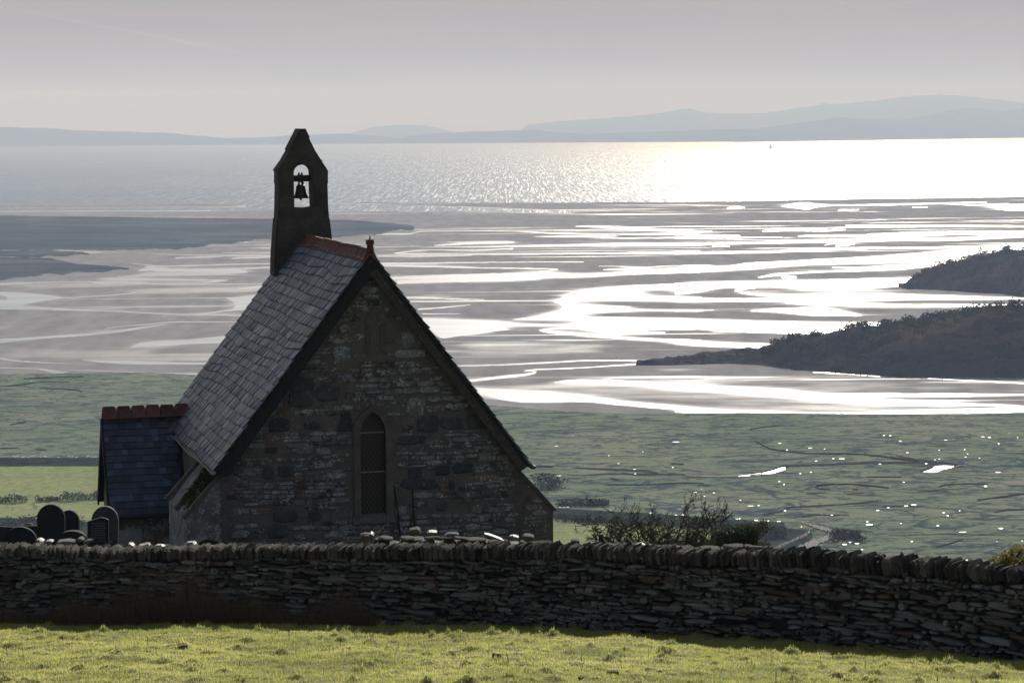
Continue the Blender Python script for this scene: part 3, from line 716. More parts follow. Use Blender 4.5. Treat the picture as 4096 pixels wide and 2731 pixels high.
h2, r2 = hill('headland', sk2, bs2, lambda u: float(np.interp(u, [3590, 3700, 4000, 4300], [20, 80, 130, 160])), M_HEAD, 4, 16, 6.0, .02, 5, 4.0)
scrub = MB()
for ridge, cnt, sz in ((r1, 1100, 1.25), (r2, 420, 1.7)):
    for _ in range(cnt):
        i = random.randrange(len(ridge)); top, g = ridge[i]
        t = random.random() ** .6
        s = math.sin(t * math.pi / 2) ** .9
        if random.random() > .35 + .5 * float(vnoise(g.x * .03, t * 4, 4)): continue
        p = Vector((g.x + (top.x - g.x) * t, g.y + (top.y - g.y) * t, max(top.z, .3) * s))
        r = random.uniform(1.0, 2.6) * sz * (.35 + .65 * min(1, max(top.z, 0) / 14))
        leafclump(scrub, p + Vector((0, 0, r * .35)), (r * 1.3, r * 1.3, r * .85), 30, r * .5)
for ridge, cnt in ((r1, 26), (r2, 14)):
    for _ in range(cnt):
        i0 = random.randrange(int(len(ridge) * .25), len(ridge) - 6)
        for q in range(random.randint(2, 6)):
            top, g = ridge[min(len(ridge) - 1, i0 + random.randint(0, 5))]
            t_ = random.uniform(.72, 1.0); r = random.uniform(1.8, 3.6)
            p = Vector((g.x + (top.x - g.x) * t_, g.y + (top.y - g.y) * t_, max(top.z, .3) * math.sin(t_ * math.pi / 2) ** .9))
            leafclump(scrub, p + Vector((0, 0, r * .5)), (r * 1.1, r * 1.1, r), 60, r * .42)
scrub.build('scrub', M_SCRUB, kind='stuff', label='dark scrub and bushes covering the two headlands', cat='scrub')
def tree(name, u, v_top, y, h, spread, label, cat='tree', group=None, lean=0.0, pine=True, layers=5):
    top = aty(u, v_top, y); base = top - Vector((0, 0, h))
    root = empty(name, base, 0, label, cat, group)
    tk = MB(); tk.tube([(0, 0, -h * .1), (lean * .3, 0, h * .4), (lean, 0, h * .95)], [h * .035, h * .025, h * .006], 7)
    cr_ = MB()
    for k in range(layers):
        f = .38 + .58 * k / max(1, layers - 1)
        wd = spread * (1.05 - .75 * (f - .38) / .6)
        for j in range(5):
            th = random.uniform(0, 6.28); rr = random.uniform(.2, .75) * wd
            c = (lean * f + math.cos(th) * rr, math.sin(th) * rr, h * f + random.uniform(-.03, .03) * h)
            tk.tube([(lean * f * .8, 0, h * f * .92), c], [h * .012, h * .004], 5)
            leafclump(cr_, c, (wd * .42, wd * .42, h * .055), 34, h * .06)
    tk.build('trunk', M_BARK, root); cr_.build('crown', M_PINE, root)
    return root
yp = r2[int((3915 - r2[0][0].x * 0 - sk2[0][0]) / 5)][0].y
tree('pine_tree', *zz((2058, 150), Z6), yp - 10, 9.0, 5.2, 'dark layered pine standing highest on the farther headland', 'tree')
tree('pine_tree', *zz((1990, 196), Z6), yp - 30, 7.0, 4.2, 'small dark pine just left of the tallest pine on the farther headland', 'tree', lean=-1.0)
tree('windblown_tree', *zz((1838, 244), Z6), yp - 60, 5.0, 3.6, 'rounded dark tree alone on the lower slope of the farther headland', 'tree')
skA = [(-500,500),(0,507),(170,514),(350,523),(600,530),(700,535),(740,538),(800,545),(900,553),(980,553),(1060,550),(1200,538),(1330,536),(1400,537),(1470,540),(1600,552),(1700,535),(1870,527),(2000,525),(2140,520),(2200,528),(2350,537),(2450,533),(2600,527),(2750,523),(3000,515),(3200,522),(3600,530),(4600,530)]
skB = [(2935,567),(2960,560),(2975,538),(3000,521),(3040,511),(3200,492),(3370,470),(3500,478),(3600,480),(3750,455),(3830,435),(3920,432),(4000,445),(4096,434),(4300,425),(4600,440)]
skC = [(2060,535),(2085,518),(2105,500),(2125,497),(2200,489),(2250,484),(2340,479),(2410,474),(2428,478),(2445,470),(2520,467),(2660,450),(2700,442),(2735,434),(2760,436),(2800,447),(2860,455),(3000,455),(3100,448),(3200,430),(3250,424),(3285,418),(3300,410),(3318,418),(3400,413),(3530,400),(3600,389),(3720,381),(3765,379),(3850,385),(3930,392),(4000,399),(4096,412),(4300,440),(4600,480)]
skD = [(1360,548),(1390,536),(1450,521),(1495,507),(1560,503),(1620,500),(1700,503),(1760,515),(1800,526),(1850,540)]
hill('hills', skA, COAST, 900, M_FAR, 10, 6, 6, .002, 1, 14)
hill('hills', skB, [(2935, 569), (3000, 568), (4096, 552), (4600, 549)], 1200, M_FAR, 10, 6, 8, .002, 2, 10)
hill('mountains', skC, [(2060, 562), (4096, 545), (4600, 542)], 2500, M_FAR, 10, 6, 14, .001, 3, 12)
hill('island', skD, [(1360, 565), (1850, 561)], 1500, M_FAR, 10, 6, 10, .001, 4, 8)
# tiny things far away
def white_house(u, v, y, w, h, label):
    p = aty(u, v, y)
    r = empty('white_house', (p.x, p.y, p.z), 0, label, 'house', 'white houses on the far shore hillside')
    a = MB(); a.prism([(-w, 0, -h * .6), (w, 0, -h * .6), (w, 0, h), (-w, 0, h)], (0, w, 0)); a.build('wall', M_WHITE, r)
    b = MB(); b.prism([(-w * 1.05, -1, h), (-w * 1.05, w + 1, h), (-w * 1.05, w / 2, h * 1.7)], (w * 2.1, 0, 0)); b.build('roof', M_SLATE_FAR, r)
t = NT('white_render'); M_WHITE = t.done(t.bsdf((.78, .77, .74), .7))
t = NT('far_slate'); M_SLATE_FAR = t.done(t.bsdf((.10, .11, .12), .6))
for k, (x, y, lb) in enumerate([(2056,166,'white house highest and rightmost but one on the hazy far shore hill'), (2168,168,'white house farthest right on the hazy far shore hill'), (1908,216,'white house lowest left of the hillside cluster on the far shore'), (1960,218,'white house lowest right of the hillside cluster on the far shore'), (1935,204,'white house in the middle of the hillside cluster on the far shore'), (1909,203,'white house at the upper left of the hillside cluster on the far shore')]):
    u, v = zz((x, y), ZS3)
    gB = ground(u, np.interp(u, [2935, 3000, 4096], [569, 568, 552]))
    f = (v - np.interp(u, *zip(*skB))) / (np.interp(u, [2935, 3000, 4096], [569, 568, 552]) - np.interp(u, *zip(*skB)))
    white_house(u, v, gB.y + 1200 * max(.1, (1 - f)) * .45, 5.5, 4.0, lb)
pm = aty(3764, 379, ground(3764, 548).y + 2490)
mr = empty('radio_mast', (pm.x, pm.y, pm.z), 0, 'thin radio mast on the highest hazy mountain summit', 'mast')
mb = MB(); mb.tube([(0, 0, -20), (0, 0, 75)], [3.0, 1.6], 6); mb.build('mast_pole', M_SLATE_FAR, mr)
mb = MB(); mb.box((0, 0, 2), (26, 12, 12)); mb.box((0, 0, 9.2), (12, 8, 2.4)); mb.build('equipment_hut', M_SLATE_FAR, mr)
ps = ground(3082, 595, .2)
br = empty('sailing_boat', (ps.x, ps.y, .2), .4, 'tiny sailing boat alone on the bright sea', 'boat')
k = 3.0
mb = MB(); mb.prism([(-3.6*k, 0, 0), (3.2*k, 0, 0), (4.4*k, 0, 1.2*k), (-3.9*k, 0, 1.1*k)], (0, 2.2*k, 0)); mb.build('hull', M_SLATE_FAR, br)
t = NT('sail_cloth'); M_SAIL = t.done(t.bsdf((.55, .42, .33), .8))
mb = MB(); mb.prism([(.2*k, 0, 1.6*k), (-3.2*k, .2, 1.7*k), (.2*k, 0, 11*k)], (0, .1, 0)); mb.prism([(.6*k, 0, 1.5*k), (3.9*k, 0, 1.6*k), (.6*k, 0, 9.5*k)], (0, .1, 0)); mb.build('sail', M_SAIL, br)
mb = MB(); mb.tube([(.4*k, 0, 1*k), (.4*k, 0, 11.6*k)], .25, 5); mb.build('mast', M_SLATE_FAR, br)
# hedges between the lower fields, sheep
for (ua, va, ub, vb, hh, lb) in [(0, 2016, 112, 2006, 3.2, 'short leafless hedge left of the gap between the green fields'), (152, 2006, 470, 1990, 3.6, 'long leafless hedge right of the gap between the green fields')]:
    a, b = ground(ua - (300 if ua == 0 else 0), va, .5), ground(ub, vb, .5)
    mb = MB(); nn = int((b - a).length / 1.3)
    tk = MB()
    for i in range(nn):
        p = a.lerp(b, i / nn) + Vector((random.uniform(-.5, .5), random.uniform(-.6, .6), 0)) - a
        h_ = hh * random.uniform(.5, 1.0) * (1.05 if i > nn * .3 else .8)
        leafclump(mb, p + Vector((0, 0, h_ * .5)), (1.2, 1.0, h_ * .6), 80, .6)
        if i % 3 == 0: tk.tube([p, p + Vector((random.uniform(-.3, .3), 0, h_ * .8))], [.12, .04], 5)
    r = empty('hedge', a, 0, lb, 'hedge', 'hedges between the lower fields')
    mb.build('leaves', M_SCRUB, r); tk.build('stems', M_BARK, r)
t = NT('fleece'); M_WOOL = t.done(t.bsdf((.62, .60, .55), .95))
t = NT('sheep_face'); M_FACE = t.done(t.bsdf((.45, .43, .40), .9))
for i, (u, v, rz, lb) in enumerate([(136, 2028, .3, 'white sheep grazing in the lower field just above the dark round headstone'), (147, 2030, 2.2, 'smaller white sheep right beside another on the lower field'), (52, 2035, 1.2, 'white sheep alone at the left of the lower field')]):
    g = ground(u, v, .5)
    s = empty('sheep', (g.x, g.y, .5), rz, lb, 'sheep', 'sheep in the lower field')
    mb = MB()
    prof = [(-.62, .02), (-.58, .2), (-.42, .33), (-.1, .37), (.2, .36), (.45, .31), (.58, .2), (.72, .13), (.86, .11), (1.0, .05)]
    zc = [.72, .72, .7, .68, .68, .7, .74, .74, .64, .54]
    vs_, fs_ = [], []
    for j, (x, r) in enumerate(prof):
        for q in range(10):
            th = 6.283 * q / 10; vs_.append((x, r * .8 * math.cos(th), zc[j] + r * math.sin(th)))
    for j in range(len(prof) - 1):
        for q in range(10): fs_.append((j * 10 + q, j * 10 + (q + 1) % 10, j * 10 + 10 + (q + 1) % 10, j * 10 + 10 + q))
    mb.add(vs_, fs_)
    for lx in (-.4, .4):
        for ly in (-.16, .16): mb.tube([(lx, ly, .5), (lx + .02, ly, .22), (lx, ly, 0)], [.09, .05, .045], 6)
    mb.tube([(.84, .1, .72), (.80, .24, .68)], [.05, .02], 5); mb.tube([(.84, -.1, .72), (.80, -.24, .68)], [.05, .02], 5)
    mb.build('body', M_WOOL, s, smooth=True)
# ------------------------------------------------------------------ materials of the churchyard
M_GABLE = stone_mat('gable_rubble', [(.25, (.086, .093, .10)), (.5, (.155, .16, .164)), (.75, (.22, .222, .22))], 2.2, (.42, .455, .49), 22, .47, .57, .5, .9, .7, .15, (.15, .085, .045))
M_MORTAR = stone_mat('lime_mortar', [(.3, (.102, .098, .091)), (.7, (.152, .147, .138))], 3.0, (.40, .43, .45), 14, .56, .64, .5, .95, 0, .1)
M_DRESSED = stone_mat('dressed_stone', [(.3, (.085, .080, .072)), (.7, (.135, .128, .117))], 3.5, (.30, .32, .33), 14, .60, .68, .3, .9, .15)
M_BELLCOTE = stone_mat('bellcote_stone', [(.3, (.045, .042, .04)), (.7, (.085, .078, .07))], 2.5, (.20, .20, .19), 12, .62, .70, .4, .9, .3)
M_SLATE = None
def slate_mat(name, a, b, rough=.42, spec=.5, streak=True, spread=.55):
    t = NT(name); r = t.attr('rnd')
    v = t.coord((1, 1, 1))
    c = t.mix(a, b, t.noise(v, 6, 5))
    if streak:
        sk = t.noise(t.coord((1.2, 34, 1.2)), 1.0, 4, .7)
        c = t.mix(c, t.ramp(sk, [(.34, (.42,) * 3), (.52, (1.0,) * 3), (.66, (1.9,) * 3)]), 1.0, 'MULTIPLY')
    c = t.mix(c, t.ramp(r, [(0, (1 - spread,) * 3), (.8, (1.15,) * 3), (1, (1.9,) * 3)]), 1.0, 'MULTIPLY')
    c = t.mix(c, (.012, .013, .014), t.step(t.attr('tail'), .91, .945, 0, .9))  # shade line under each slate course, painted along the lower edge
    g = t.noise(v, 45, 5, .7)
    c = t.mix(c, t.ramp(g, [(.3, (.6,) * 3), (.7, (1.35,) * 3)]), 1.0, 'MULTIPLY')
    rg = t.math('ADD', rough - .12, t.math('MULTIPLY', t.math('FRACT', t.math('MULTIPLY', r, 5.7)), .3))
    return t.done(t.bsdf(c, rg, t.bump(g, .5, .012), spec))
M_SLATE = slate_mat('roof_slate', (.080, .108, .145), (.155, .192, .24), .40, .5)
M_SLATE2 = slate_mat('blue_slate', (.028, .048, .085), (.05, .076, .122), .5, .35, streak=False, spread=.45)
M_GRAVE = slate_mat('gravestone_slate', (.016, .019, .023), (.030, .034, .038), .7, .08, streak=False, spread=.2)
M_TILE = stone_mat('terracotta_ridge', [(.3, (.095, .045, .032)), (.7, (.17, .078, .052))], 5, (.10, .095, .09), 8, .50, .60, .3, .8, .3)
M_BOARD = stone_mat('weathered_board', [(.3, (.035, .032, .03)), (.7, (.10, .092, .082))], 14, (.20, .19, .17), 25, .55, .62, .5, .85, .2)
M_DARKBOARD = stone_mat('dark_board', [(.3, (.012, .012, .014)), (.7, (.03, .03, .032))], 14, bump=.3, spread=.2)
M_LEAD = stone_mat('lead_sheet', [(.3, (.05, .06, .075)), (.7, (.08, .09, .11))], 4, bump=.15, rough=.5, spread=.1)
t = NT('gutter_paint'); M_GUTTER = t.done(t.bsdf((.30, .29, .27), .35, None, .6))
t = NT('iron'); M_IRON = t.done(t.bsdf((.02, .016, .014), .55, t.bump(t.noise(t.coord(), 30), .3, .01), .4, .3))
t = NT('bell_bronze'); M_BELL = t.done(t.bsdf((.05, .032, .02), .5, t.bump(t.noise(t.coord(), 20), .3, .01), .4, .6))
def lattice_mat():
    t = NT('leaded_glass'); c = t.n('TexCoord').outputs['Object']
    s = t.n('SeparateXYZ', ins={0: c})
    k = 6.5
    a = t.math('FRACT', t.math('MULTIPLY', t.math('ADD', t.math('MULTIPLY', s.outputs[0], 1.35), s.outputs[2]), k))
    b = t.math('FRACT', t.math('MULTIPLY', t.math('SUBTRACT', t.math('MULTIPLY', s.outputs[0], 1.35), s.outputs[2]), k))
    l = t.math('MAXIMUM', t.step(a, .84, .9), t.step(b, .84, .9))
    n = t.noise(c, 9, 2)
    col = t.mix((.032, .030, .032), (.062, .056, .052), l)
    return t.done(t.bsdf(col, t.math('ADD', .25, t.math('MULTIPLY', l, .4)), t.bump(n, .25, .02), .4))
M_GLASS = lattice_mat()
M_DRY = stone_mat('wall_stone', [(.25, (.09, .098, .094)), (.55, (.155, .162, .152)), (.8, (.22, .22, .205))], 2.5, (.36, .38, .37), 12, .58, .68, .6, .9, .75, .1, (.12, .08, .05))
M_COPE = stone_mat('coping_stone', [(.25, (.06, .06, .053)), (.6, (.10, .094, .08)), (.85, (.145, .135, .115))], 3, (.26, .265, .25), 9, .56, .66, .6, .95, .7, .05)
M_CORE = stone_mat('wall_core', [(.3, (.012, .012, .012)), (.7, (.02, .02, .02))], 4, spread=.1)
M_SLAB = stone_mat('pale_slab', [(.35, (.09, .088, .082)), (.65, (.25, .24, .22))], 5, bump=.8, rough=.55, spread=.6, spec=.4)
M_IVY = leaf_mat('ivy_leaves', (.02, .035, .012), (.07, .075, .025), .25)
M_GORSE = leaf_mat('gorse_leaves', (.07, .08, .02), (.24, .20, .04), .45)
M_FLOWER = leaf_mat('gorse_flower', (.62, .40, .02), (.75, .52, .05), .6)
t = NT('lichen_white'); M_PLAQUE = t.done(t.bsdf(t.ramp(t.noise(t.coord(), 6), [(.3, (.22, .23, .24)), (.7, (.34, .35, .36))]), .9))

# ------------------------------------------------------------------ hillside under the church, and the field in front of the wall
WU = [-2000, -600, 0, 450, 900, 1300, 2048, 2400, 2800, 3200, 3500, 4096, 4700, 6500]
WD = [50.0, 49.0, 48.5, 48.3, 48.0, 47.6, 46.6, 45.9, 45.1, 44.2, 43.4, 41.6, 40.0, 36.0]     # distance of the wall
WB = [2484, 2488, 2489, 2490, 2492, 2497, 2503, 2523, 2550, 2574, 2594, 2645, 2705, 2885]      # its foot
WT = [2180, 2183, 2185, 2205, 2190, 2192, 2188, 2187, 2212, 2210, 2231, 2284, 2335, 2490]      # top of the coping
WC = [2223, 2226, 2228, 2246, 2240, 2240, 2242, 2246, 2266, 2272, 2301, 2337, 2392, 2556]      # foot of the coping
_b = [aty(u, v, d) for u, v, d in zip(WU, WB, WD)]
_t = [aty(u, v, d) for u, v, d in zip(WU, WT, WD)]
_c = [aty(u, v, d) for u, v, d in zip(WU, WC, WD)]
XW = [p.x for p in _b]
def wy(x): return np.interp(x, XW, [p.y for p in _b])
def wz(x): return np.interp(x, XW, [p.z for p in _b])
def wtop(x): return np.interp(x, [p.x for p in _t], [p.z for p in _t])
def wcop(x): return np.interp(x, [p.x for p in _c], [p.z for p in _c])
TUS = []
for _ in range(1350):
    TUS.append((random.uniform(-15, 15), random.uniform(30, 48), random.uniform(.05, .14), random.choice([.03, .04, .05, .07, .10])))
def field_z(x, y):
    x = np.asarray(x, float); y = np.asarray(y, float)
    t = np.maximum(wy(x) - y, -1)
    z = wz(x) + .142 * t + .0006 * np.maximum(t - 12, 0) ** 2 * 0
    z = z + (fbm(x * .5, y * .5, 21, 3) - .5) * .16 * np.clip(t / 2, 0, 1) + (fbm(x * 2.2, y * 2.2, 22, 3) - .5) * .12 + (fbm(x * 6, y * 6, 23, 2) - .5) * .05
    return z
FX = np.concatenate([np.linspace(-40, -16, 10), np.arange(-15.7, 15.8, .09), np.linspace(16, 40, 10)])
FT = np.concatenate([np.arange(-.25, 17, .09), np.linspace(17.5, 60, 30)])
fx, ft = np.meshgrid(FX, FT)
fy = wy(fx) - ft
fz = field_z(fx, fy)
for x0, y0, r0, h0 in TUS:
    d2 = ((fx - x0) ** 2 + ((fy - y0) * 1.1) ** 2) / r0 ** 2
    fz = fz + h0 * np.exp(-d2)
def turf():
    t = NT('short_turf'); v = t.coord()
    c = t.mix((.14, .15, .045), (.20, .195, .07), t.noise(v, 1.2, 4))
    c = t.mix(c, (.06, .05, .03), t.step(t.noise(v, 9, 4), .55, .75, 0, .7))
    return t.done(t.bsdf(c, .9, t.bump(t.noise(v, 40, 3), .8, .03), .1))
M_TURF = turf()
npmesh('field', np.stack([fx.ravel(), fy.ravel(), fz.ravel()], 1), gridfaces(*fx.shape)[:, ::-1], M_TURF, kind='structure', smooth=True)
HX = np.concatenate([np.linspace(-420, -30, 14), np.linspace(-24, 24, 33), np.linspace(30, 420, 14)])
HT = np.concatenate([np.arange(0, 30, .8), np.linspace(31, 900, 60)])
hx, ht = np.meshgrid(HX, HT)
hx2 = hx * np.clip(.12 + ht / 300, 0, 1) ** .0
hy = wy(hx) - .2 + ht
za = wz(hx) - .02; zb = H - .186 * hy - .25
k = np.clip(ht / 7, 0, 1); k = k * k * (3 - 2 * k)
hz = za * (1 - k) + zb * k + (fbm(hx * .3, hy * .3, 31, 3) - .5) * .12 * np.clip(ht / 3, 0, 1)
hz = np.maximum(hz, -1.0)
npmesh('hillside', np.stack([hx.ravel(), hy.ravel(), hz.ravel()], 1), gridfaces(*hx.shape), turf_mat('hill_turf', (.11, .13, .045), (.16, .155, .06), (.06, .075, .03), .6, .09), kind='structure', smooth=True)
def hill_z(x, y):
    tt = float(y - wy(x) + .2); kk = min(max(tt / 7, 0), 1); kk = kk * kk * (3 - 2 * kk)
    return float((wz(x) - .02) * (1 - kk) + (H - .186 * y - .25) * kk)

# ------------------------------------------------------------------ the chapel
ANG = math.atan2(.262, .965)
Og = aty(1489, 1062, 60.0)
ZB = 137.6
gdir, ddir = Vector((math.cos(ANG), math.sin(ANG), 0)), Vector((-math.sin(ANG), math.cos(ANG), 0))
O = Vector((Og.x, Og.y, ZB))
def onr(u, v, r):
    d = ray(u, v); t = (r - (CAM - O).dot(ddir)) / d.dot(ddir); p = CAM + d * t - O
    return Vector((p.dot(gdir), p.dot(ddir), p.z))
def ons(u, v, s):
    d = ray(u, v); t = (s - (CAM - O).dot(gdir)) / d.dot(gdir); p = CAM + d * t - O
    return Vector((p.dot(gdir), p.dot(ddir), p.z))
def onplane(u, v, p0, nrm):
    d = ray(u, v); dl = Vector((d.dot(gdir), d.dot(ddir), d.z)); c = CAM - O; cl = Vector((c.dot(gdir), c.dot(ddir), c.z))
    return cl + dl * ((p0 - cl).dot(nrm) / dl.dot(nrm))
X, Y, Zv = Vector((1, 0, 0)), Vector((0, 1, 0)), Vector((0, 0, 1))
chapel = empty('chapel', O, ANG, 'small dark stone chapel with steep slate roof and bellcote above the estuary', 'chapel')
OV = -.32                                   # verge overhang
rid = onr(1483, 1018, OV)                   # ridge at the front verge (slate level)
eaL = onr(861, 1884, OV); eaR = onr(2122, 1862, OV)
far = ons(1222, 950, rid.x)
LEN = far.y + .75
apx = onr(1489, 1062, 0)
sL, sR = onr(884, 1900, 0).x, onr(2082, 1900, 0).x
slopeL = (rid.z - eaL.z) / (rid.x - eaL.x); slopeR = (rid.z - eaR.z) / (eaR.x - rid.x)
def roofz(s): return rid.z - (rid.x - s) * slopeL if s < rid.x else rid.z - (s - rid.x) * slopeR
print('chapel: sL %.2f sR %.2f ridge %s eaL %s eaR %s far %s LEN %.2f' % (sL, sR, tuple(rid), tuple(eaL), tuple(eaR), tuple(far), LEN))
und = .16                                   # roof build-up above the wall head
# window outline (lancet) on the gable
def lancet(uL, uR, vT, vS, vB, r=0.0, n=8):
    a, b = onr(uL, vS, r), onr(uR, vS, r); top = onr((uL + uR) / 2, vT, r); bl, br_ = onr(uL, vB, r), onr(uR, vB, r)
    w = b.x - a.x; cx_ = (a.x + b.x) / 2; zs = (a.z + b.z) / 2; hh = top.z - zs
    pts = [(a.x, min(bl.z, br_.z))]
    for i in range(n + 1):                  # left arc up to the point
        f = i / n; th = f * math.pi / 3; pts.append((cx_ + w / 2 - w * math.cos(th), zs + hh * math.sin(th) / math.sin(math.pi / 3)))
    pts[-1] = (cx_, top.z)
    left = pts; right = [(2 * cx_ - x, z) for x, z in pts[:-1]][::-1]
    return left, right
gl, gr = lancet(1439, 1541, 1645, 1735, 2052)
ol, orr = lancet(1413, 1570, 1619, 1725, 2086)
glass = gl + gr; outer = ol + orr
sc = gl[-1][0]
zlow = -.6
# wall body: front face with the window opening, side and back walls
mb = MB()
zhead = lambda s: roofz(s) - und
halfL = [(sL, zlow), (sc, zlow), (sc, gl[0][1])] + [(x, z) for x, z in gl] + ([(sc, zhead(sc))] if abs(sc - rid.x) > .02 else []) + ([(rid.x, zhead(rid.x))] if rid.x < sc else []) + [(sL, zhead(sL))]
halfR = [(sc, zlow), (sR, zlow), (sR, zhead(sR))] + ([(rid.x, zhead(rid.x))] if rid.x > sc else []) + [(sc, zhead(sc))] + [(x, z) for x, z in gr[::1]] + [(sc, gl[0][1])]
halfR = [(sc, zlow), (sR, zlow), (sR, zhead(sR))] + ([(rid.x, zhead(rid.x))] if rid.x > sc else []) + [(sc, zhead(sc)), (sc, gl[-1][1])] + gr + [(sc, gl[0][1])]
for hlf in (halfL, halfR): mb.prism([(x, 0, z) for x, z in hlf], (0, .55, 0))
body = [(sL, zlow), (sR, zlow), (sR, zhead(sR)), (rid.x, zhead(rid.x)), (sL, zhead(sL))]
mb.add([(sL, .55, zlow), (sL, LEN, zlow), (sL, LEN, zhead(sL)), (sL, .55, zhead(sL)), (sR, .55, zlow), (sR, LEN, zlow), (sR, LEN, zhead(sR)), (sR, .55, zhead(sR))], [(0, 1, 2, 3), (4, 7, 6, 5)])
mb.poly([(x, LEN, z) for x, z in body])
wall = mb.build('wall', M_MORTAR, chapel)
def inside(poly, x, z):
    c = False
    for i in range(len(poly)):
        x1, y1 = poly[i]; x2, y2 = poly[(i + 1) % len(poly)]
        if (y1 > z) != (y2 > z) and x < (x2 - x1) * (z - y1) / (y2 - y1) + x1: c = not c
    return c
# named boulders set in the gable: (photo box)
BOUL = [(1155,1508,1255,1572),(1150,1565,1258,1630),(1262,1540,1360,1605),(1075,1672,1160,1725),(1050,1865,1098,1915),(1110,1862,1165,1905),(1232,2040,1285,2082),(1095,2048,1190,2085),(1070,2100,1150,2150),
        (1330,1385,1405,1452),(1610,1325,1685,1390),(1665,1665,1755,1725),(1765,1665,1850,1715),(1870,1660,1965,1712),(1740,1860,1800,1900),(1635,1870,1690,1915),(1610,1918,1750,1955),(1810,1855,1890,1890),
        (1590,1745,1700,1775),(1215,1690,1280,1715),(1360,1645,1410,1720),(1350,1700,1410,1725),(1745,2010,1790,2040),(1795,1920,1820,1955),(1060,1790,1110,1810),(1625,1590,1700,1660),(1900,1625,1960,1665)]
boul = []
st = MB()
for (u0, v0, u1, v1) in BOUL:
    a, b = onr(u0, v0, 0), onr(u1, v1, 0)
    boul.append((a.x, b.z, b.x, a.z))
gpoly = [(sL + .05, zlow), (sR - .05, zlow), (sR - .05, zhead(sR) - .05), (rid.x, zhead(rid.x) - .12), (sL + .05, zhead(sL) - .05)]
win2 = [(x, z) for x, z in outer]
nichL, nichR = lancet(1462, 1540, 1228, 1290, 1418)
nich = nichL + nichR
def course_fill(mb, poly, z0, z1, s0, s1, hmin, hmax, wmin, wmax, avoid, place, gap=.018):
    z = z0
    while z < z1:
        h = random.uniform(hmin, hmax) * random.choice([1, 1, 1, .7, 1.35])
        s = s0 - random.random() * .3; ph = random.random() * 9
        while s < s1:
            w = h * random.uniform(wmin, wmax); w = max(w, .1)
            cx_, cz_ = s + w / 2, z + h / 2 + .035 * math.sin(s * 1.7 + ph)
            ok = all(inside(poly, cx_ + a * w * .42, cz_ + q * h * .42) for a in (-1, 1) for q in (-1, 1))
            if ok:
                for av in avoid:
                    if av(cx_, cz_, w, h): ok = False; break
            if ok:
                if h > hmax * .75 and random.random() < .35:
                    f = random.uniform(.38, .62)
                    place(cx_, cz_ - h * (1 - f) / 2, w - gap, h * f - gap); place(cx_, cz_ + h * f / 2, w - gap, h * (1 - f) - gap)
                else: place(cx_, cz_, w - gap, h - gap)
            s += w
        z += h
def av_boul(x, z, w, h): return any(x + w * .4 > a and x - w * .4 < c and z + h * .4 > b and z - h * .4 < d for a, b, c, d in boul)
def av_poly(pl):
    def f(x, z, w, h): return any(inside(pl, x + a * w * .45, z + b * h * .45) for a in (-1, 0, 1) for b in (-1, 0, 1))
    return f
course_fill(st, gpoly, zlow + .4, rid.z, sL, sR, .10, .19, 1.2, 3.6, [av_boul, av_poly(win2), av_poly(nich)],
            lambda x, z, w, h: st.stone((x, 0, z), X, Zv, -Y, w, h, random.uniform(.015, .055), .05, n=10, rough=.10, sq=4))
bo = MB()
for a, b, c, d in boul:
    pale = (a, b, c, d) in [boul[q] for q in (9, 10, 25)]
    (st if pale else bo).stone(((a + c) / 2, 0, (b + d) / 2), X, Zv, -Y, (c - a) * .99, (d - b) * .99, .035, .05, n=16, rough=.13, sq=6.0, rnd=.62 if pale else random.uniform(.1, .9))
M_BOULD = stone_mat('dark_boulder', [(.3, (.036, .046, .052)), (.7, (.075, .085, .09))], 3, (.30, .33, .34), 14, .60, .68, .4, .8, .3)
st.build('facing_stones', M_GABLE, wall); bo.build('boulders', M_BOULD, wall)
# quoins up the two corners
for sgn, s in ((1, sL), (-1, sR)):
    qn = MB()
    z = zlow; k = 0
    while z < zhead(s) - .25:
        h = random.uniform(.2, .34); w = (.34, .2)[k % 2] * random.uniform(.9, 1.1)
        qn.box((s + sgn * (w / 2 - .012), .14, z + h / 2), (w, .33, h - .02)); z += h; k += 1
    qn.build('quoins', M_DRESSED, wall)
# window: surround, glass, bars, sill
win = MB()
def ring_prism(mb, o, i, y0, y1):
    n = len(o)
    for k in range(n - 1):
        q = [(o[k][0], y0, o[k][1]), (o[k + 1][0], y0, o[k + 1][1]), (i[k + 1][0], y0, i[k + 1][1]), (i[k][0], y0, i[k][1])]
        mb.prism(q, (0, y1 - y0, 0))
i2 = [(x, z) for x, z in glass]; o2 = [(x, z) for x, z in outer]
i2[0] = (i2[0][0], o2[0][1] + .16); i2[-1] = (i2[-1][0], o2[-1][1] + .16)
ring_prism(win, o2, i2, -.075, .28)
surround = win.build('window', M_DRESSED, chapel)
mb = MB(); mb.prism([(x, .16, z) for x, z in glass], (0, .03, 0)); mb.build('leaded_glass', M_GLASS, surround)
mb = MB()
wl_, wr_ = glass[0][0], glass[-1][0]
for v in (1732, 1890): mb.box(((wl_ + wr_) / 2, .145, onr(1489, v, 0).z), (wr_ - wl_, .03, .022))
mb.build('saddle_bar', M_GUTTER, surround)
mb = MB(); mb.prism([(o2[0][0] - .04, -.11, o2[0][1]), (o2[-1][0] + .04, -.11, o2[0][1]), (o2[-1][0] + .04, -.05, o2[0][1] + .17), (o2[0][0] - .04, -.05, o2[0][1] + .17)], (0, .26, 0)); mb.build('sill', M_DRESSED, surround)
# blocked lancet near the apex
mb = MB(); il, ir = lancet(1483, 1519, 1248, 1300, 1395)
ring_prism(mb, nich, il + ir, -.05, .05)
niche = mb.build('blocked_lancet', M_DRESSED, chapel)
mb = MB(); mb.prism([(x, -.012, z) for x, z in il + ir], (0, .05, 0)); mb.build('blocking_stone', M_MORTAR, niche)

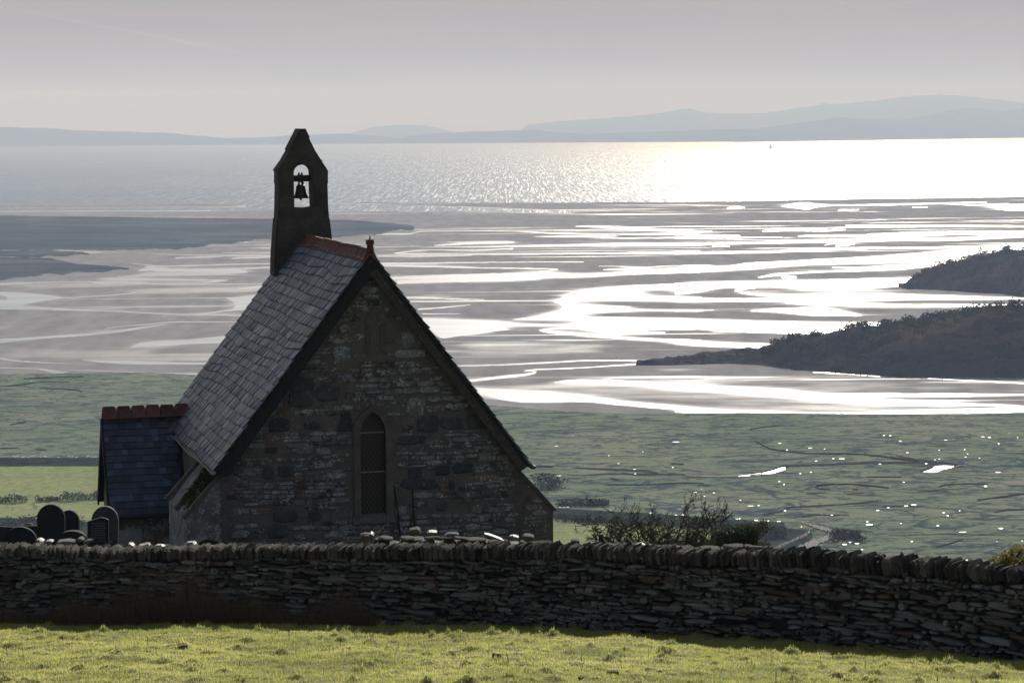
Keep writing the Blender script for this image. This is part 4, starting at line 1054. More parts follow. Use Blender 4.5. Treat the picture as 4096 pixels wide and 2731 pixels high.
def slates(mb, p0, e, f, nn, length, depth, rows, wmin, wmax, sag=.04, clip=None, thick=.016, lift=.026):
    """rows of lapped slates; p0 top front corner, e along the ridge, f down the slope, nn outward"""
    rh = depth / rows
    for i in range(rows):
        a = -random.random() * .2
        ph = i * .37
        while a < length:
            w = random.uniform(wmin, wmax); a1 = min(a + w, length); a0 = max(a, 0)
            if a1 - a0 > .03:
                am = (a0 + a1) / 2
                sg = (float(vnoise(np.array([am * .55 + 3]), np.array([i * .45]), 77)[0]) - .5) * 2 * sag
                top = max(0, i * rh - rh * .55 + sg); bot = min((i + 1) * rh + sg + random.uniform(-.005, .005), depth + .03)
                lift0, lift1 = .004 + random.uniform(0, .006), lift + random.uniform(-.008, .016)
                tw = random.uniform(-.007, .007)
                if clip is None or clip(am, (top + bot) / 2):
                    q = []
                    for (aa, dd, ll) in ((a0 + .004, top, lift0), (a1 - .004, top, lift0), (a1 - .004, bot, lift1 + tw), (a0 + .004, bot, lift1 - tw)):
                        q.append(p0 + e * aa + f * dd + nn * ll)
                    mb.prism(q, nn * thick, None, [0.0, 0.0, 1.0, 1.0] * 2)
            a += w
def roof_plane(s_, name, m, rows, eave):
    d = Vector((eave.x - rid.x, 0, eave.z - rid.z)); dep = d.length; f = d / dep
    nn = Vector((-f.z, 0, f.x)) if f.x < 0 else Vector((f.z * -1, 0, f.x))
    if nn.z < 0: nn = -nn
    p0 = Vector((rid.x, OV, rid.z))
    mb = MB()
    slates(mb, p0, Y, f, nn, LEN + .25 - OV, dep, rows, .10, .21, .085, None, .024, .046)
    o = mb.build(name, m, chapel)
    q = [p0 - nn * .005, p0 - nn * .005 + Y * (LEN + .25 - OV), p0 - nn * .005 + Y * (LEN + .25 - OV) + f * dep, p0 - nn * .005 + f * dep]
    bm_ = MB(); bm_.prism(q, -nn * .06); bm_.build('roof_boarding', M_DARKBOARD, o)
    return o, p0, f, nn, dep
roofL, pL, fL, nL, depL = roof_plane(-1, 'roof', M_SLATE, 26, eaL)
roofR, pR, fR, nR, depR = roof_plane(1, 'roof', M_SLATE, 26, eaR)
# barge boards under the verges
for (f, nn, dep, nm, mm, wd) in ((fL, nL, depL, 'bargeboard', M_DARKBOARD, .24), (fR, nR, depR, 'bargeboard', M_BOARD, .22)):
    p = Vector((rid.x, OV + .03, rid.z)) - nn * .07
    mb = MB(); mb.prism([p, p + f * (dep - .02), p + f * (dep - .02) - nn * wd + f * -.02, p - nn * wd * 1.0], Y * .05)
    bb = mb.build(nm, mm, chapel)
    mb = MB(); q = Vector((rid.x, OV + .083, rid.z)) - nn * .07
    mb.prism([q, q + f * dep * .98, q + f * dep * .98 - nn * .05, q - nn * .05], Y * .24); mb.build('soffit', mm, bb)
# right verge: ragged slate edges showing above the board
# ridge tiles with finial
rt = MB()
n_t = 21; L0 = OV; L1 = far.y + .1
for i in range(n_t):
    y0 = L0 + (L1 - L0) * i / n_t; y1 = L0 + (L1 - L0) * (i + 1) / n_t - .018
    j = random.uniform(-.012, .012)
    for sg, f, nn in ((-1, fL, nL), (1, fR, nR)):
        a = Vector((rid.x, y0, rid.z + .05 + j))
        q = [a + nn * .0, a + Y * (y1 - y0), a + Y * (y1 - y0) + f * .30 + nn * .012, a + f * .30 + nn * .012]
        rt.prism(q, nn * .03)
    rt.box((rid.x, (y0 + y1) / 2, rid.z + .10 + j), (.06, y1 - y0, .10))
ridge = rt.build('ridge_tiles', M_TILE, roofL)
mb = MB()
fy0 = OV + .02
mb.box((rid.x, fy0 + .06, rid.z + .16), (.12, .16, .24)); mb.box((rid.x, fy0 + .06, rid.z + .30), (.17, .17, .12))
mb.tube([(rid.x, fy0 + .06, rid.z + .33), (rid.x, fy0 + .06, rid.z + .46)], [.03, .008], 6)
mb.prism([(rid.x - .22, fy0 - .0, rid.z - .22), (rid.x + .22, fy0 - .0, rid.z - .22), (rid.x + .09, fy0 - .0, rid.z + .06), (rid.x + .06, fy0 - .0, rid.z + .26), (rid.x - .06, fy0 - .0, rid.z + .26), (rid.x - .09, fy0 - .0, rid.z + .06)], (0, .05, 0))
mb.build('finial', M_TILE, roofL)
# gutters
for (ea, f, nn, sd, rf) in ((eaL, fL, nL, -1, roofL), (eaR, fR, nR, 1, roofR)):
    mb = MB()
    y1 = LEN if sd > 0 else ons(700, 1772, ea.x).y
    y1 = min(max(y1, 2.0), LEN)
    pts = []
    for k in range(9):
        yy = OV - .05 + (y1 - OV) * k / 8
        pts.append((ea.x + sd * .06, yy, ea.z - .03 + (.03 * math.sin(k * 1.1) if sd < 0 else 0)))
    n = 7
    vs_, fs_ = [], []
    for (x, yy, z) in pts:
        for r in (.075, .062):
            for q in range(n):
                th = math.pi + math.pi * q / (n - 1); vs_.append((x + r * math.cos(th), yy, z + r * math.sin(th) + .02))
    for k in range(len(pts) - 1):
        for q in range(n - 1):
            a = k * 2 * n + q
            fs_.append((a, a + 1, a + 2 * n + 1, a + 2 * n)); fs_.append((a + n, a + 3 * n, a + 3 * n + 1, a + n + 1))
        a = k * 2 * n
        fs_.append((a, a + 2 * n, a + 3 * n, a + n)); fs_.append((a + n - 1, a + 2 * n - 1, a + 4 * n - 1, a + 3 * n - 1))
    mb.add(vs_, fs_)
    mb.prism([(ea.x + sd * .06 - .075, OV - .05, ea.z - .01), (ea.x + sd * .06 - .05, OV - .05, ea.z - .075), (ea.x + sd * .06 + .05, OV - .05, ea.z - .075), (ea.x + sd * .06 + .075, OV - .05, ea.z - .01)], (0, .012, 0))
    mb.build('gutter', M_GUTTER if sd < 0 else M_IRON, rf)
# buttresses
def buttress(pts, r0, r1, m, name='buttress'):
    mb = MB(); mb.prism([(x, r0, z) for x, z in pts], (0, r1 - r0, 0), .56); return mb.build(name, m, chapel)
p1, p2 = onr(893, 1900, .02), onr(746, 2074, .02)
f2 = ons(711, 2036, p2.x)
f3 = ons(675, 1992, p2.x)
print('buttress', p1, p2, f2, f3)
rB1, rB2 = max(.6, f2.y), max(1.2, f3.y)
prof = [(sL + .0, zlow), (sL + .0, p1.z + .02), (p2.x, p2.z), (p2.x, zlow)]
b1 = buttress(prof, .02, rB1, M_GABLE); b2 = buttress([(x, z - (.0 if i in (0, 3) else .03)) for i, (x, z) in enumerate(prof)], rB1 + .004, rB2, M_GABLE)
dcp = Vector((p2.x - p1.x, 0, p2.z - p1.z)); ncp = Vector((dcp.z, 0, -dcp.x)).normalized()
if ncp.z < 0: ncp = -ncp
for (ra, par) in ((-.01, b1), (rB1 - .16, b1), (rB2 - .20, b2)):
    mb = MB(); a = Vector((p1.x + .02, ra, p1.z + .03)); b = Vector((p2.x - .05, ra, p2.z - .02))
    mb.prism([a, b, b + ncp * .09, a + ncp * .09], Y * .19); mb.build('coping', M_DRESSED, par)
# right-hand buttress
q1, q2 = onr(2081, 1893, .15), onr(2211, 2040, .15)
profR = [(sR - .0, zlow), (sR - .0, q1.z), (q2.x, q2.z), (q2.x, zlow)]
mb = MB(); mb.prism([(x, .12, z) for x, z in profR], (0, .7, 0)); bR = mb.build('buttress', M_MORTAR, chapel)
mb = MB()
course_fill(mb, [(sR + .01, zlow), (q2.x, zlow), (q2.x, q2.z), (sR + .01, q1.z)], zlow + .4, q1.z, sR, q2.x, .1, .18, 1.2, 3.0, [], lambda x, z, w, h: mb.stone((x, .12, z), X, Zv, -Y, w, h, random.uniform(.012, .04), .04, n=9, rough=.08))
mb.build('facing_stones', M_GABLE, bR)
mb = MB(); a = Vector((q1.x, .08, q1.z - .02)); b = Vector((q2.x + .03, .08, q2.z - .02)); nr_ = Vector((-(b.z - a.z), 0, b.x - a.x)).normalized()
mb.prism([a, b, b + nr_ * .07, a + nr_ * .07], Y * .8); mb.build('coping', M_DRESSED, bR)
# iron straps / old cables running down the gable
mb = MB()
for pts in ([(1565,1905),(1578,1960),(1592,2040),(1600,2140)], [(1651,1960),(1655,2060),(1660,2140)], [(1645,2060),(1642,2110),(1650,2150)]):
    mb.tube([tuple(onr(u, v, -.05)) for u, v in pts], .018, 5)
mb.build('cable', M_IRON, chapel)
# bellcote on the far gable, two halves butted at the centre line
rB = far.y + .03
BL = [(1210,516),(1201,516),(1185,548),(1158,600),(1157,604),(1136,641),(1138,645),(1110,684),(1112,690),(1112,734),(1114,737),(1114,760),(1113,829),(1111,874),(1108,876),(1104,924),(1101,972),(1098,1010),(1096,1093),(1097,1104),(1210,1104)]
BR = [(1210,516),(1219,516),(1234,548),(1236,552),(1258,597),(1260,601),(1285,641),(1287,645),(1313,684),(1312,690),(1312,734),(1310,737),(1311,760),(1313,829),(1317,874),(1319,876),(1326,935),(1332,990),(1338,1104),(1210,1104)]
OL = [(1213,830),(1178,829),(1176,760),(1175,690),(1176,684),(1181,673),(1190,664),(1202,660),(1213,659)]
OR = [(1213,659),(1226,660),(1238,665),(1247,674),(1251,686),(1252,760),(1256,828),(1213,830)]
def bxy(p): q = onr(p[0], p[1], rB); return (q.x, q.z)
cxb = bxy((1212, 700))[0]
def fixc(L): return [((cxb if abs(u - 1211.5) <= 1.6 else bxy((u, v))[0]), bxy((u, v))[1]) for u, v in L]
TH = .66
mb = MB()
L1_ = fixc(BL); R1_ = fixc(BR); a1 = fixc(OL); a2 = fixc(OR)
leftpoly = L1_ + a1            # top centre -> left side -> bottom centre -> up to the sill -> round the opening -> crown
rightpoly = R1_ + a2[::-1]
for pl in (leftpoly, rightpoly): mb.prism([(x, rB, z) for x, z in pl], (0, TH, 0), rnd=.5)
bc = mb.build('bellcote', M_BELLCOTE, chapel)
mb = MB()      # block faces a few millimetres proud, with open joints between
def block(u0, v0, u1, v1):
    a, b = bxy((u0, v0)), bxy((u1, v1))
    mb.prism([(a[0] + .012, rB - .012, b[1] + .012), (b[0] - .012, rB - .012, b[1] + .012), (b[0] - .012, rB - .012, a[1] - .012), (a[0] + .012, rB - .012, a[1] - .012)], (0, .02, 0))
for r in [(1116,690,1172,734),(1116,738,1174,782),(1117,784,1175,829),(1254,690,1309,734),(1255,738,1308,770),(1256,772,1310,829),(1116,832,1180,873),(1182,832,1219,873),(1221,832,1312,873),(1113,877,1240,923),(1242,877,1316,923),(1110,926,1190,972),(1192,926,1322,972),(1105,975,1230,1020),(1232,975,1326,1020)]: block(*r)
mb.build('block_faces', M_BELLCOTE, bc)
for pts in (BL, BR):      # sloping weathering stones on the shoulders
    mb = MB()
    for (i, j) in ((1, 2), (2, 3), (5, 5), (6, 7)):
        if i == j: continue
        a, b = bxy(pts[i]), bxy(pts[j])
        d = Vector((b[0] - a[0], 0, b[1] - a[1])); nn = Vector((-d.z, 0, d.x)).normalized()
        if nn.z < 0: nn = -nn
        A = Vector((a[0], rB - .04, a[1])); B = Vector((b[0], rB - .04, b[1]))
        mb.prism([A, B, B + nn * .02, A + nn * .02], Y * (TH + .08))
    mb.build('weathering', M_BELLCOTE, bc)
# bell and headstock hang in the opening: a thing of its own
hl, hr = bxy((1177, 716)), bxy((1248, 716)); zc_ = (hl[1] + hr[1]) / 2; xc_ = (bxy((1178, 770))[0] + bxy((1245, 770))[0]) / 2
px_m = (onr(1300, 700, rB).x - onr(1200, 700, rB).x) / 100
Ob = O + gdir * xc_ + ddir * (rB + TH / 2) + Zv * (bxy((1211, 795))[1])
bell = empty('church_bell', Ob, ANG, 'dark bronze bell hanging from a wooden headstock in the bellcote opening', 'bell')
zt = (795 - 716) * px_m
hx0, hx1 = (1176.5 - 1211.5) * px_m, (1249 - 1211.5) * px_m
mb = MB(); mb.tube([(hx0 - .06, 0, zt), (hx0, 0, zt), (hx0 + .01, 0, zt), (hx1 - .01, 0, zt), (hx1, 0, zt), (hx1 + .06, 0, zt)], [.03, .03, 13 * px_m, 13 * px_m, .03, .03], 8); mb.build('headstock', M_BARK, bell)
mb = MB()
r_ = 33.5 * px_m; hb = 53 * px_m
mb.lathe((0, 0, 0), [(r_ * .9, .0), (r_, .01), (r_ * .92, hb * .08), (r_ * .74, hb * .25), (r_ * .62, hb * .5), (r_ * .55, hb * .8), (r_ * .52, hb * .92), (r_ * .40, hb * 1.0), (r_ * .12, hb * 1.03)], 24)
mb.build('bell_body', M_BELL, bell, smooth=True)
mb = MB()
for k in (-1, 1):
    xx = k * 6 * px_m
    mb.tube([(xx * 1.3, 0, hb * .96), (xx * .7, .03, zt - 9 * px_m), (xx, .02, zt + 15 * px_m), (xx * .9, 0, zt + 24 * px_m)], [.022, .03, .035, .012], 6)
    mb.tube([(xx * 1.8, -.02, hb * .98), (xx * 1.4, -.04, zt - 10 * px_m)], [.014, .014], 5)
mb.box((0, 0, zt), (15 * px_m, 30 * px_m, 29 * px_m))
mb.build('strap', M_IRON, bell)
mb = MB(); mb.tube([(0, 0, hb * .9), (0, 0, .06)], [.014, .02], 6); mb.lathe((0, 0, -.02), [(.01, -.04), (.04, 0), (.01, .06)], 8); mb.build('clapper', M_IRON, bell)

# vestry: a lower wing on the left with its own slate roof
nP = Vector((-slopeL, 0, 1)).normalized()
vr = onplane(752, 1640, Vector((rid.x, 0, rid.z)), nP)
rv, zv = vr.y, vr.z
vl = onr(411, 1672, rv)
best = None
for k in range(60):
    hw = 1.0 + k * .03; e = onr(440, 2066, rv - hw)
    if best is None or abs(e.x - vl.x) < best[0]: best = (abs(e.x - vl.x), hw, e)
hw = best[1]; ve = best[2]
print('vestry rv %.2f zv %.2f left %.2f hw %.2f eave %s' % (rv, zv, vl.x, hw, tuple(ve)))
hw = min(max(hw, 1.5), 2.4); ve = onr(440, 2066, rv - hw)
sv0 = (vl.x + ve.x) / 2; zvr = vl.z; zve = ve.z
dF = Vector((0, -hw, zve - zvr)); depF = dF.length; fF = dF / depF; nF = Vector((0, fF.z, -fF.y)); nF = nF if nF.z > 0 else -nF
s_end = rid.x - .3
def under_nave(a, d):
    p = Vector((sv0 + a, rv, zvr)) + fF * d
    return p.z > roofz(p.x) - .12 if p.x > eaL.x else p.x < sL + .1
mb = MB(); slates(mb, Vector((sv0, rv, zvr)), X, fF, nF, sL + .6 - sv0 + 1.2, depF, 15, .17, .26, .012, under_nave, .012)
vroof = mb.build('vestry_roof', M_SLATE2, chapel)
mb = MB()
lenv = sL + .05 - sv0
for sg in (1, -1):
    f_ = Vector((0, fF.y * sg, fF.z)); n_ = Vector((0, nF.y * sg, nF.z)); a = Vector((sv0, rv, zvr)) - n_ * .004
    mb.prism([a, a + X * (lenv), a + X * (lenv) + f_ * depF, a + f_ * depF], -n_ * .06)
    if sg == -1:
        mb.prism([a + n_ * .01, a + X * lenv + n_ * .01, a + X * lenv + f_ * depF + n_ * .03, a + f_ * depF + n_ * .03], n_ * .015)
mb.build('roof_boarding', M_DARKBOARD, vroof)
mb = MB()
tl = onr(407, 1648, rv).x; tr_ = onr(754, 1640, rv).x
for i in range(6):
    x0 = lerp(tl, tr_, i / 6) + .012; x1 = lerp(tl, tr_, (i + 1) / 6) - .012
    j = random.uniform(-.01, .01); zt2 = onr(580, 1622, rv).z + j
    for sg in (1, -1):
        n_ = Vector((0, nF.y * sg, nF.z)); f_ = Vector((0, fF.y * sg, fF.z))
        a = Vector((x0, rv - sg * .02, zt2)); b = a + X * (x1 - x0)
        c = .035
        mb.prism([a + X * c, b - X * c, b - Zv * c * 1.2 + f_ * .03, b + f_ * .36, a + f_ * .36, a - Zv * c * 1.2 + f_ * .03], n_ * .03)
mb.build('ridge_tiles', M_TILE, vroof)
mb = MB()      # lead valley against the nave
vtop, vbot = Vector((0, rv, zvr)), None
for k in range(2): pass
def on_both(d):           # point where the vestry slope meets the nave slope, d down the vestry slope
    p = Vector((0, rv, zvr)) + fF * d; s = rid.x - (rid.z - p.z) / slopeL; return Vector((s, p.y, p.z))
A, B = on_both(.1), on_both(min(depF, (zvr - eaL.z) / -fF.z + .02))
w_ = .17
mb.prism([A - X * w_ + nF * .045, B - X * (w_ + .08) + nF * .045, B + nF * .06 + X * .05, A + nF * .06 + X * .05], nF * .012)
mb.build('lead_valley', M_LEAD, vroof)
mb = MB()
ge = Vector((sv0, rv, zvr)) + fF * depF
mb.tube([(sv0 - .02, ge.y - .05, ge.z - .03), (sL - .02, ge.y - .05, ge.z - .03)], .06, 8)
for k in (.3, 1.5): mb.box((sv0 + k, ge.y - .05, ge.z - .03), (.03, .14, .15))
mb.build('gutter', M_IRON, vroof)
mb = MB()
wfy = rv - hw + .22
vw = [(wfy, zlow), (2 * rv - wfy, zlow), (2 * rv - wfy, zve + .22), (rv, zvr - .12), (wfy, zve + .22)]
mb.prism([(sv0 + .12, y, z) for y, z in vw], (sL - sv0 - .12, 0, 0))
vwall = mb.build('vestry_wall', M_GABLE, chapel)
mb = MB()
mb.box((sv0 + .24, wfy, zve / 2 - .2), (.26, .10, zve + 1.0)); mb.build('quoins', M_DRESSED, vwall)
mb = MB(); pa, pb = onr(475, 2118, wfy), onr(568, 2195, wfy)
mb.box(((pa.x + pb.x) / 2, wfy - .02, (pa.z + pb.z) / 2), (pb.x - pa.x, .08, pa.z - pb.z))
mb.build('pale_slab', M_PLAQUE, vwall)
mb = MB()
course_fill(mb, [(sv0 + .38, zlow), (sL, zlow), (sL, zve + .1), (sv0 + .38, zve + .1)], zlow + .3, zve + .1, sv0 + .38, sL, .14, .26, 1.4, 3.2,
            [lambda x, z, w, h: x - w * .4 < pb.x and x + w * .4 > pa.x and z + h * .4 > pb.z and z - h * .4 < pa.z], lambda x, z, w, h: mb.stone((x, wfy, z), X, Zv, -Y, w, h, random.uniform(.01, .03), .04, n=9, rough=.07))
mb.build('facing_stones', M_GABLE, vwall)
# barge on the far slope of the vestry, seen edge-on at the left
mb = MB()
for sg in (1, -1):
    f_ = Vector((0, fF.y * sg, fF.z)); n_ = Vector((0, nF.y * sg, nF.z)); a = Vector((sv0 - .05, rv, zvr)) - n_ * .0
    mb.prism([a, a + f_ * depF, a + f_ * depF - n_ * .2, a - n_ * .2], X * .045)
mb.build('bargeboard', M_DARKBOARD, vroof)
# ivy on the near buttress
iv = MB()
for k in range(260):
    f = random.random() ** 1.1; r = random.uniform(.12, rB1 - .05)
    a = Vector((p1.x, 0, p1.z)).lerp(Vector((p2.x, 0, p2.z)), f * .85)
    if random.random() < f * .55: continue
    c = a + Y * r + ncp * random.uniform(.02, .14)
    w_ = O + gdir * c.x + ddir * c.y + Zv * c.z
    leafclump(iv, w_, (.09, .09, .09), 7, .085)
for k in range(60):
    c = Vector((sL - .05 - random.random() * .12, random.uniform(.2, 1.2), p1.z + random.uniform(-.5, .05)))
    leafclump(iv, O + gdir * c.x + ddir * c.y + Zv * c.z, (.08, .08, .12), 6, .08)
tag(iv.build('ivy', M_IVY), 'dark green ivy creeping over the sloping buttress below the chapel gutter', 'ivy')
# ------------------------------------------------------------------ dry stone wall
wallr = empty('dry_stone_wall', (0, float(wy(0)), float(wz(0))), 0, 'long dark dry stone wall with slanting coping running across in front of the chapel', 'wall')
W0 = Vector(wallr.location)
def wpt(x, z, out=0.0):
    s = float(wy(x + .5) - wy(x - .5)); nn = Vector((s, -1, 0)).normalized(); e = Vector((1, s, 0)).normalized()
    p = Vector((x, float(wy(x)), z)) + nn * out - W0
    return p, e, nn
XS = np.arange(-17, 16.1, .5)
mb = MB()
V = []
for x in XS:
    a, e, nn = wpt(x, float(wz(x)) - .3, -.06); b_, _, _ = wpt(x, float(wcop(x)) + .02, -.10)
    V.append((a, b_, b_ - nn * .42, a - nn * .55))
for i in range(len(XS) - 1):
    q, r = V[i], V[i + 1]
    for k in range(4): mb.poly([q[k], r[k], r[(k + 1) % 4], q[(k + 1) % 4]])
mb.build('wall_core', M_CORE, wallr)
mb = MB()
def fill_wall(mb):
    nrows = 0
    lev = 0.0
    x0, x1 = -16.9, 15.9
    rows = []
    hsum = 0
    while hsum < 1.0:
        h = random.uniform(.030, .062); rows.append((hsum, h)); hsum += h
    tot = hsum
    for r0, h in rows:
        x = x0; ph = random.random() * 9
        while x < x1:
            zb_, zt_ = float(wz(x)) - .05, float(wcop(x)) + .01
            sc_ = (zt_ - zb_) / tot
            hh = h * sc_
            w = random.choice([random.uniform(1.6, 3.6), random.uniform(3.0, 8.5), random.uniform(1.0, 2.0)]) * hh
            w = min(max(w, .07), .62)
            xm = x + w / 2
            zc = zb_ + (r0 + h / 2) * sc_ + .035 * math.sin(xm * 1.3 + r0 * 7) + .02 * math.sin(xm * 4.1 + ph) + random.uniform(-.008, .008)
            if random.random() < .93:
                mult = random.choice([1, 1, 1, 1, 1.05, 1.7, .8])
                p, e, nn = wpt(xm, zc, random.uniform(-.05, .02))
                tl = random.gauss(0, .06) - .03
                e2 = (e * math.cos(tl) + Zv * math.sin(tl)); z2 = (Zv * math.cos(tl) - e * math.sin(tl))
                mb.stone(p, e2, z2, nn, w * 1.0, hh * mult * .98, random.uniform(.03, .075), .12, n=9, rough=.15, sq=3.2)
            x += w * random.uniform(.94, 1.02) + .006
fill_wall(mb)
mb.build('wall_stones', M_DRY, wallr)
mb = MB()
x = -17.0
while x < 16.0:
    w = random.choice([random.uniform(.03, .06), random.uniform(.04, .085), random.uniform(.07, .13)])
    f = (x + 13) / 26
    lean = lerp(.10, .34, max(0, (f - .45) / .55)) + random.uniform(-.10, .08)
    zt_, zc_ = float(wtop(x)), float(wcop(x))
    h = (zt_ - zc_) * random.uniform(.84, 1.04) + .03
    p, e, nn = wpt(x, zc_ + h / 2 - .01, .0)
    up = (Zv * math.cos(lean) - e * math.sin(lean)); ee = (e * math.cos(lean) + Zv * math.sin(lean))
    dpt = random.uniform(.40, .52)
    mb.stone(p - nn * .14, ee, up, nn, w * 1.06, h * 1.1, random.uniform(.08, .20), dpt * .7, n=9, rough=.22, sq=2.6)
    x += w * random.uniform(.72, .9)
mb.build('coping', M_COPE, wallr)
# the lower rubble wall just behind, with flat slabs shining on its top
RBU = [(980, 2172), (1100, 2180), (1250, 2181), (1440, 2178), (1470, 2150), (1560, 2147), (1750, 2147), (1890, 2150), (1960, 2162), (2150, 2166), (2210, 2172), (2300, 2182), (2420, 2176), (2600, 2178), (2800, 2192), (2880, 2182), (2960, 2180), (3090, 2192)]
RD = 51.5
rb = [aty(u, v, RD - (u - 2000) * .0016) for u, v in RBU]
rw = empty('rubble_wall', rb[8], 0, 'low tumbled rubble wall topped with flat shining slabs close behind the coping', 'wall')
R_0 = Vector(rb[8])
def rpt(u): 
    return Vector((np.interp(u, [q[0] for q in RBU], [p.x for p in rb]), np.interp(u, [q[0] for q in RBU], [p.y for p in rb]), np.interp(u, [q[0] for q in RBU], [p.z for p in rb])))
mb = MB(); ms = MB()
u = 985
while u < 3085:
    p = rpt(u) - R_0
    w = random.uniform(.12, .42); 
    for k in range(6):
        h = random.uniform(.05, .11)
        mb.stone(p + Vector((random.uniform(-.1, .1), 0, -.10 - k * .09)), X, Zv, -Y, w, h, random.uniform(.03, .08), .4, n=9, rough=.16, sq=2.6)
    tl = random.gauss(0, .05)
    ax = Matrix.Rotation(tl, 3, 'Y') @ Matrix.Rotation(random.gauss(0, .05), 3, 'X')
    if random.random() < .85: ms.stone(p + Vector((0, 0, -.02)), ax @ X, ax @ -Y, ax @ Zv, w * 1.15, random.uniform(.3, .5), random.uniform(.015, .035), .02, n=9, rough=.16)
    u += w * 195 * random.uniform(.8, 1.0)
mb.build('wall_stones', M_DRY, rw); ms.build('top_slabs', M_COPE, rw)
# loose stones on the walls: (u, v centre, width px, height px, distance, label, pale?)
LOOSE = [(160,2168,34,30,50.5,'pale tilted slab propped on the wall top beside the low arched headstone',1,-.7),
 (196,2166,30,14,50.3,'small pale flat stone just right of the tilted slab on the wall',1,0),
 (262,2172,75,34,50.4,'long dark lump of stone on the wall under the curved headstone',0,.1),
 (322,2158,26,22,50.4,'square brownish block on the wall below the pointed inscription stone',0,0),
 (352,2166,40,16,50.2,'pale wedge stone on the wall in front of the inscription stone',1,.25),
 (425,2187,30,16,50.0,'small white stone on the wall right of the half buried round headstone',1,0),
 (466,2193,50,26,49.9,'rounded dark stone on the wall below the corner of the vestry',0,0),
 (525,2181,14,30,50.0,'thin pale slate standing tilted on the wall below the vestry',1,.9),
 (568,2187,66,22,50.0,'large pale slate lying tilted on the wall below the vestry gutter',1,.28),
 (640,2184,40,10,50.0,'flat pale slate at the right of the large tilted slate',1,-.1),
 (764,2182,48,32,49.8,'bright white rounded stone on the wall below the buttress',1,0),
 (724,2193,30,10,49.7,'low white stone touching the left of the bright rounded stone',1,0),
 (870,2186,80,9,49.8,'long thin bright slate lying flat on the wall right of the buttress',1,.02),
 (1465,2155,62,46,49.6,'large grey rounded boulder on the rubble below the window',0,0),
 (1485,2142,26,26,49.6,'pale topped stone leaning on the grey boulder below the window',1,-.6),
 (1660,2124,48,28,51.0,'grey triangular stone on the rubble wall right of the window',0,.1),
 (1728,2132,42,22,51.0,'pale lichened stone between the triangular stone and the dark flat one',1,0),
 (1805,2138,58,16,51.0,'dark flat stone on the rubble wall with a bright edge',0,.1),
 (1975,2148,80,12,50.8,'long pale slate tilted down to the right near the chapel corner',1,-.35),
 (2055,2152,40,24,50.8,'pale rounded stone left of the grey boulder by the chapel corner',1,0),
 (2112,2150,48,30,50.8,'grey rounded boulder at the foot of the chapel corner',0,0),
 (2302,2166,36,22,50.6,'small dark pyramid stone standing alone between chapel and post',0,0),
 (2560,2182,40,18,50.0,'bright white jagged slab on the rubble wall under the thorn bush',1,.2),
 (3527,2226,17,16,43.4,'small dark round stone alone on the coping left of the bird',0,0)]
for (u, v, w, h, d, lb, pale, tl) in LOOSE:
    p = aty(u, v, d); k = d / F
    mb = MB()
    e = X * math.cos(tl) + Zv * math.sin(tl); up = Zv * math.cos(tl) - X * math.sin(tl)
    mb.stone((0, 0, 0), e, up, -Y, w * k, h * k, min(w, h) * k * .45 + .03, .12, n=11, rough=.13, sq=2.3)
    # back bulge so that the stone is round from every side
    mb.stone((0, .121, 0), e, up, Y, w * k * .98, h * k * .96, .08, .0, n=11, rough=.1, sq=2.3)
    o = mb.build('loose_stone', M_SLAB if pale else M_DRY); o.location = p
    tag(o, lb, 'stone', 'loose stones on the wall tops')
# ------------------------------------------------------------------ gravestones
def headstone(pts, d, thick, m, label, rim=None, rot=0.0, name='headstone'):
    """outline from the photo at distance d, down into the turf"""
    P = [aty(u, v, d) for u, v in pts]
    cx_ = (P[0].x + P[-1].x) / 2; gz = hill_z(cx_, d) - .3
    o = empty(name, (cx_, d, gz), rot, label, 'gravestone', 'gravestones beside the vestry'); o.rotation_euler = (random.uniform(-.05, .05), random.uniform(-.03, .03), random.uniform(-.12, .12))
    q = [(p.x - cx_, 0, p.z - gz) for p in P]
    q = [(q[0][0], 0, 0)] + q + [(q[-1][0], 0, 0)]
    mb = MB(); mb.prism(q, (0, thick, 0), rnd=.5); mb.build('slab', m, o)
    if rim:
        mb = MB()
        c = Vector((sum(a[0] for a in q) / len(q), 0, sum(a[2] for a in q) / len(q)))
        inn = [Vector(a) + (c - Vector(a)).normalized() * rim for a in q[1:-1]]
        for k in range(len(inn) - 1):
            a, b2 = Vector(q[k + 1]), Vector(q[k + 2])
            mb.prism([a - Y * .015, b2 - Y * .015, inn[k + 1] - Y * .015, inn[k] - Y * .015], Y * .013)
        mb.build('raised_rim', m, o)
    return o, q
def arc(cx_, top, hw_, vb, n=14, sq=2.0, sh=None):
    """round-topped outline; sh = height of the arc in px"""
    sh = sh or hw_
    r = [(cx_ - hw_, vb)]
    for k in range(n + 1):
        th = math.pi - math.pi * k / n
        r.append((cx_ + hw_ * math.cos(th), top + sh - sh * abs(math.sin(th)) ** (2 / sq)))
    r.append((cx_ + hw_, vb))
    return r
headstone(arc(206.5, 2015, 55.5, 2230), 55.5, .09, M_GRAVE, 'tall dark headstone with a full round top left of the vestry')
headstone(arc(276, 2040, 41, 2230, sq=1.9), 56.3, .09, M_GRAVE, 'dark round shouldered headstone half hidden behind the tall round one')
headstone(arc(82, 2106, 66, 2240, sh=58), 52.2, .08, M_GRAVE, 'low arched headstone with a pale rim farthest left', rim=.035)
headstone(arc(294, 2121, 56, 2240, sh=30), 52.6, .14, M_GRAVE, 'low headstone with a gently curved bright top edge', rim=.03)
headstone(arc(412, 2022, 54, 2240, sh=60), 57.8, .09, M_BOULD, 'brownish round headstone partly hidden behind the vestry corner')
o6, q6 = headstone([(352, 2230), (352, 2086), (408, 2070), (436, 2080), (436, 2230)], 54.2, .08, M_GRAVE, 'pointed slate headstone with carved inscription beside the vestry', rim=.03)
mb = MB()
random.seed(5)
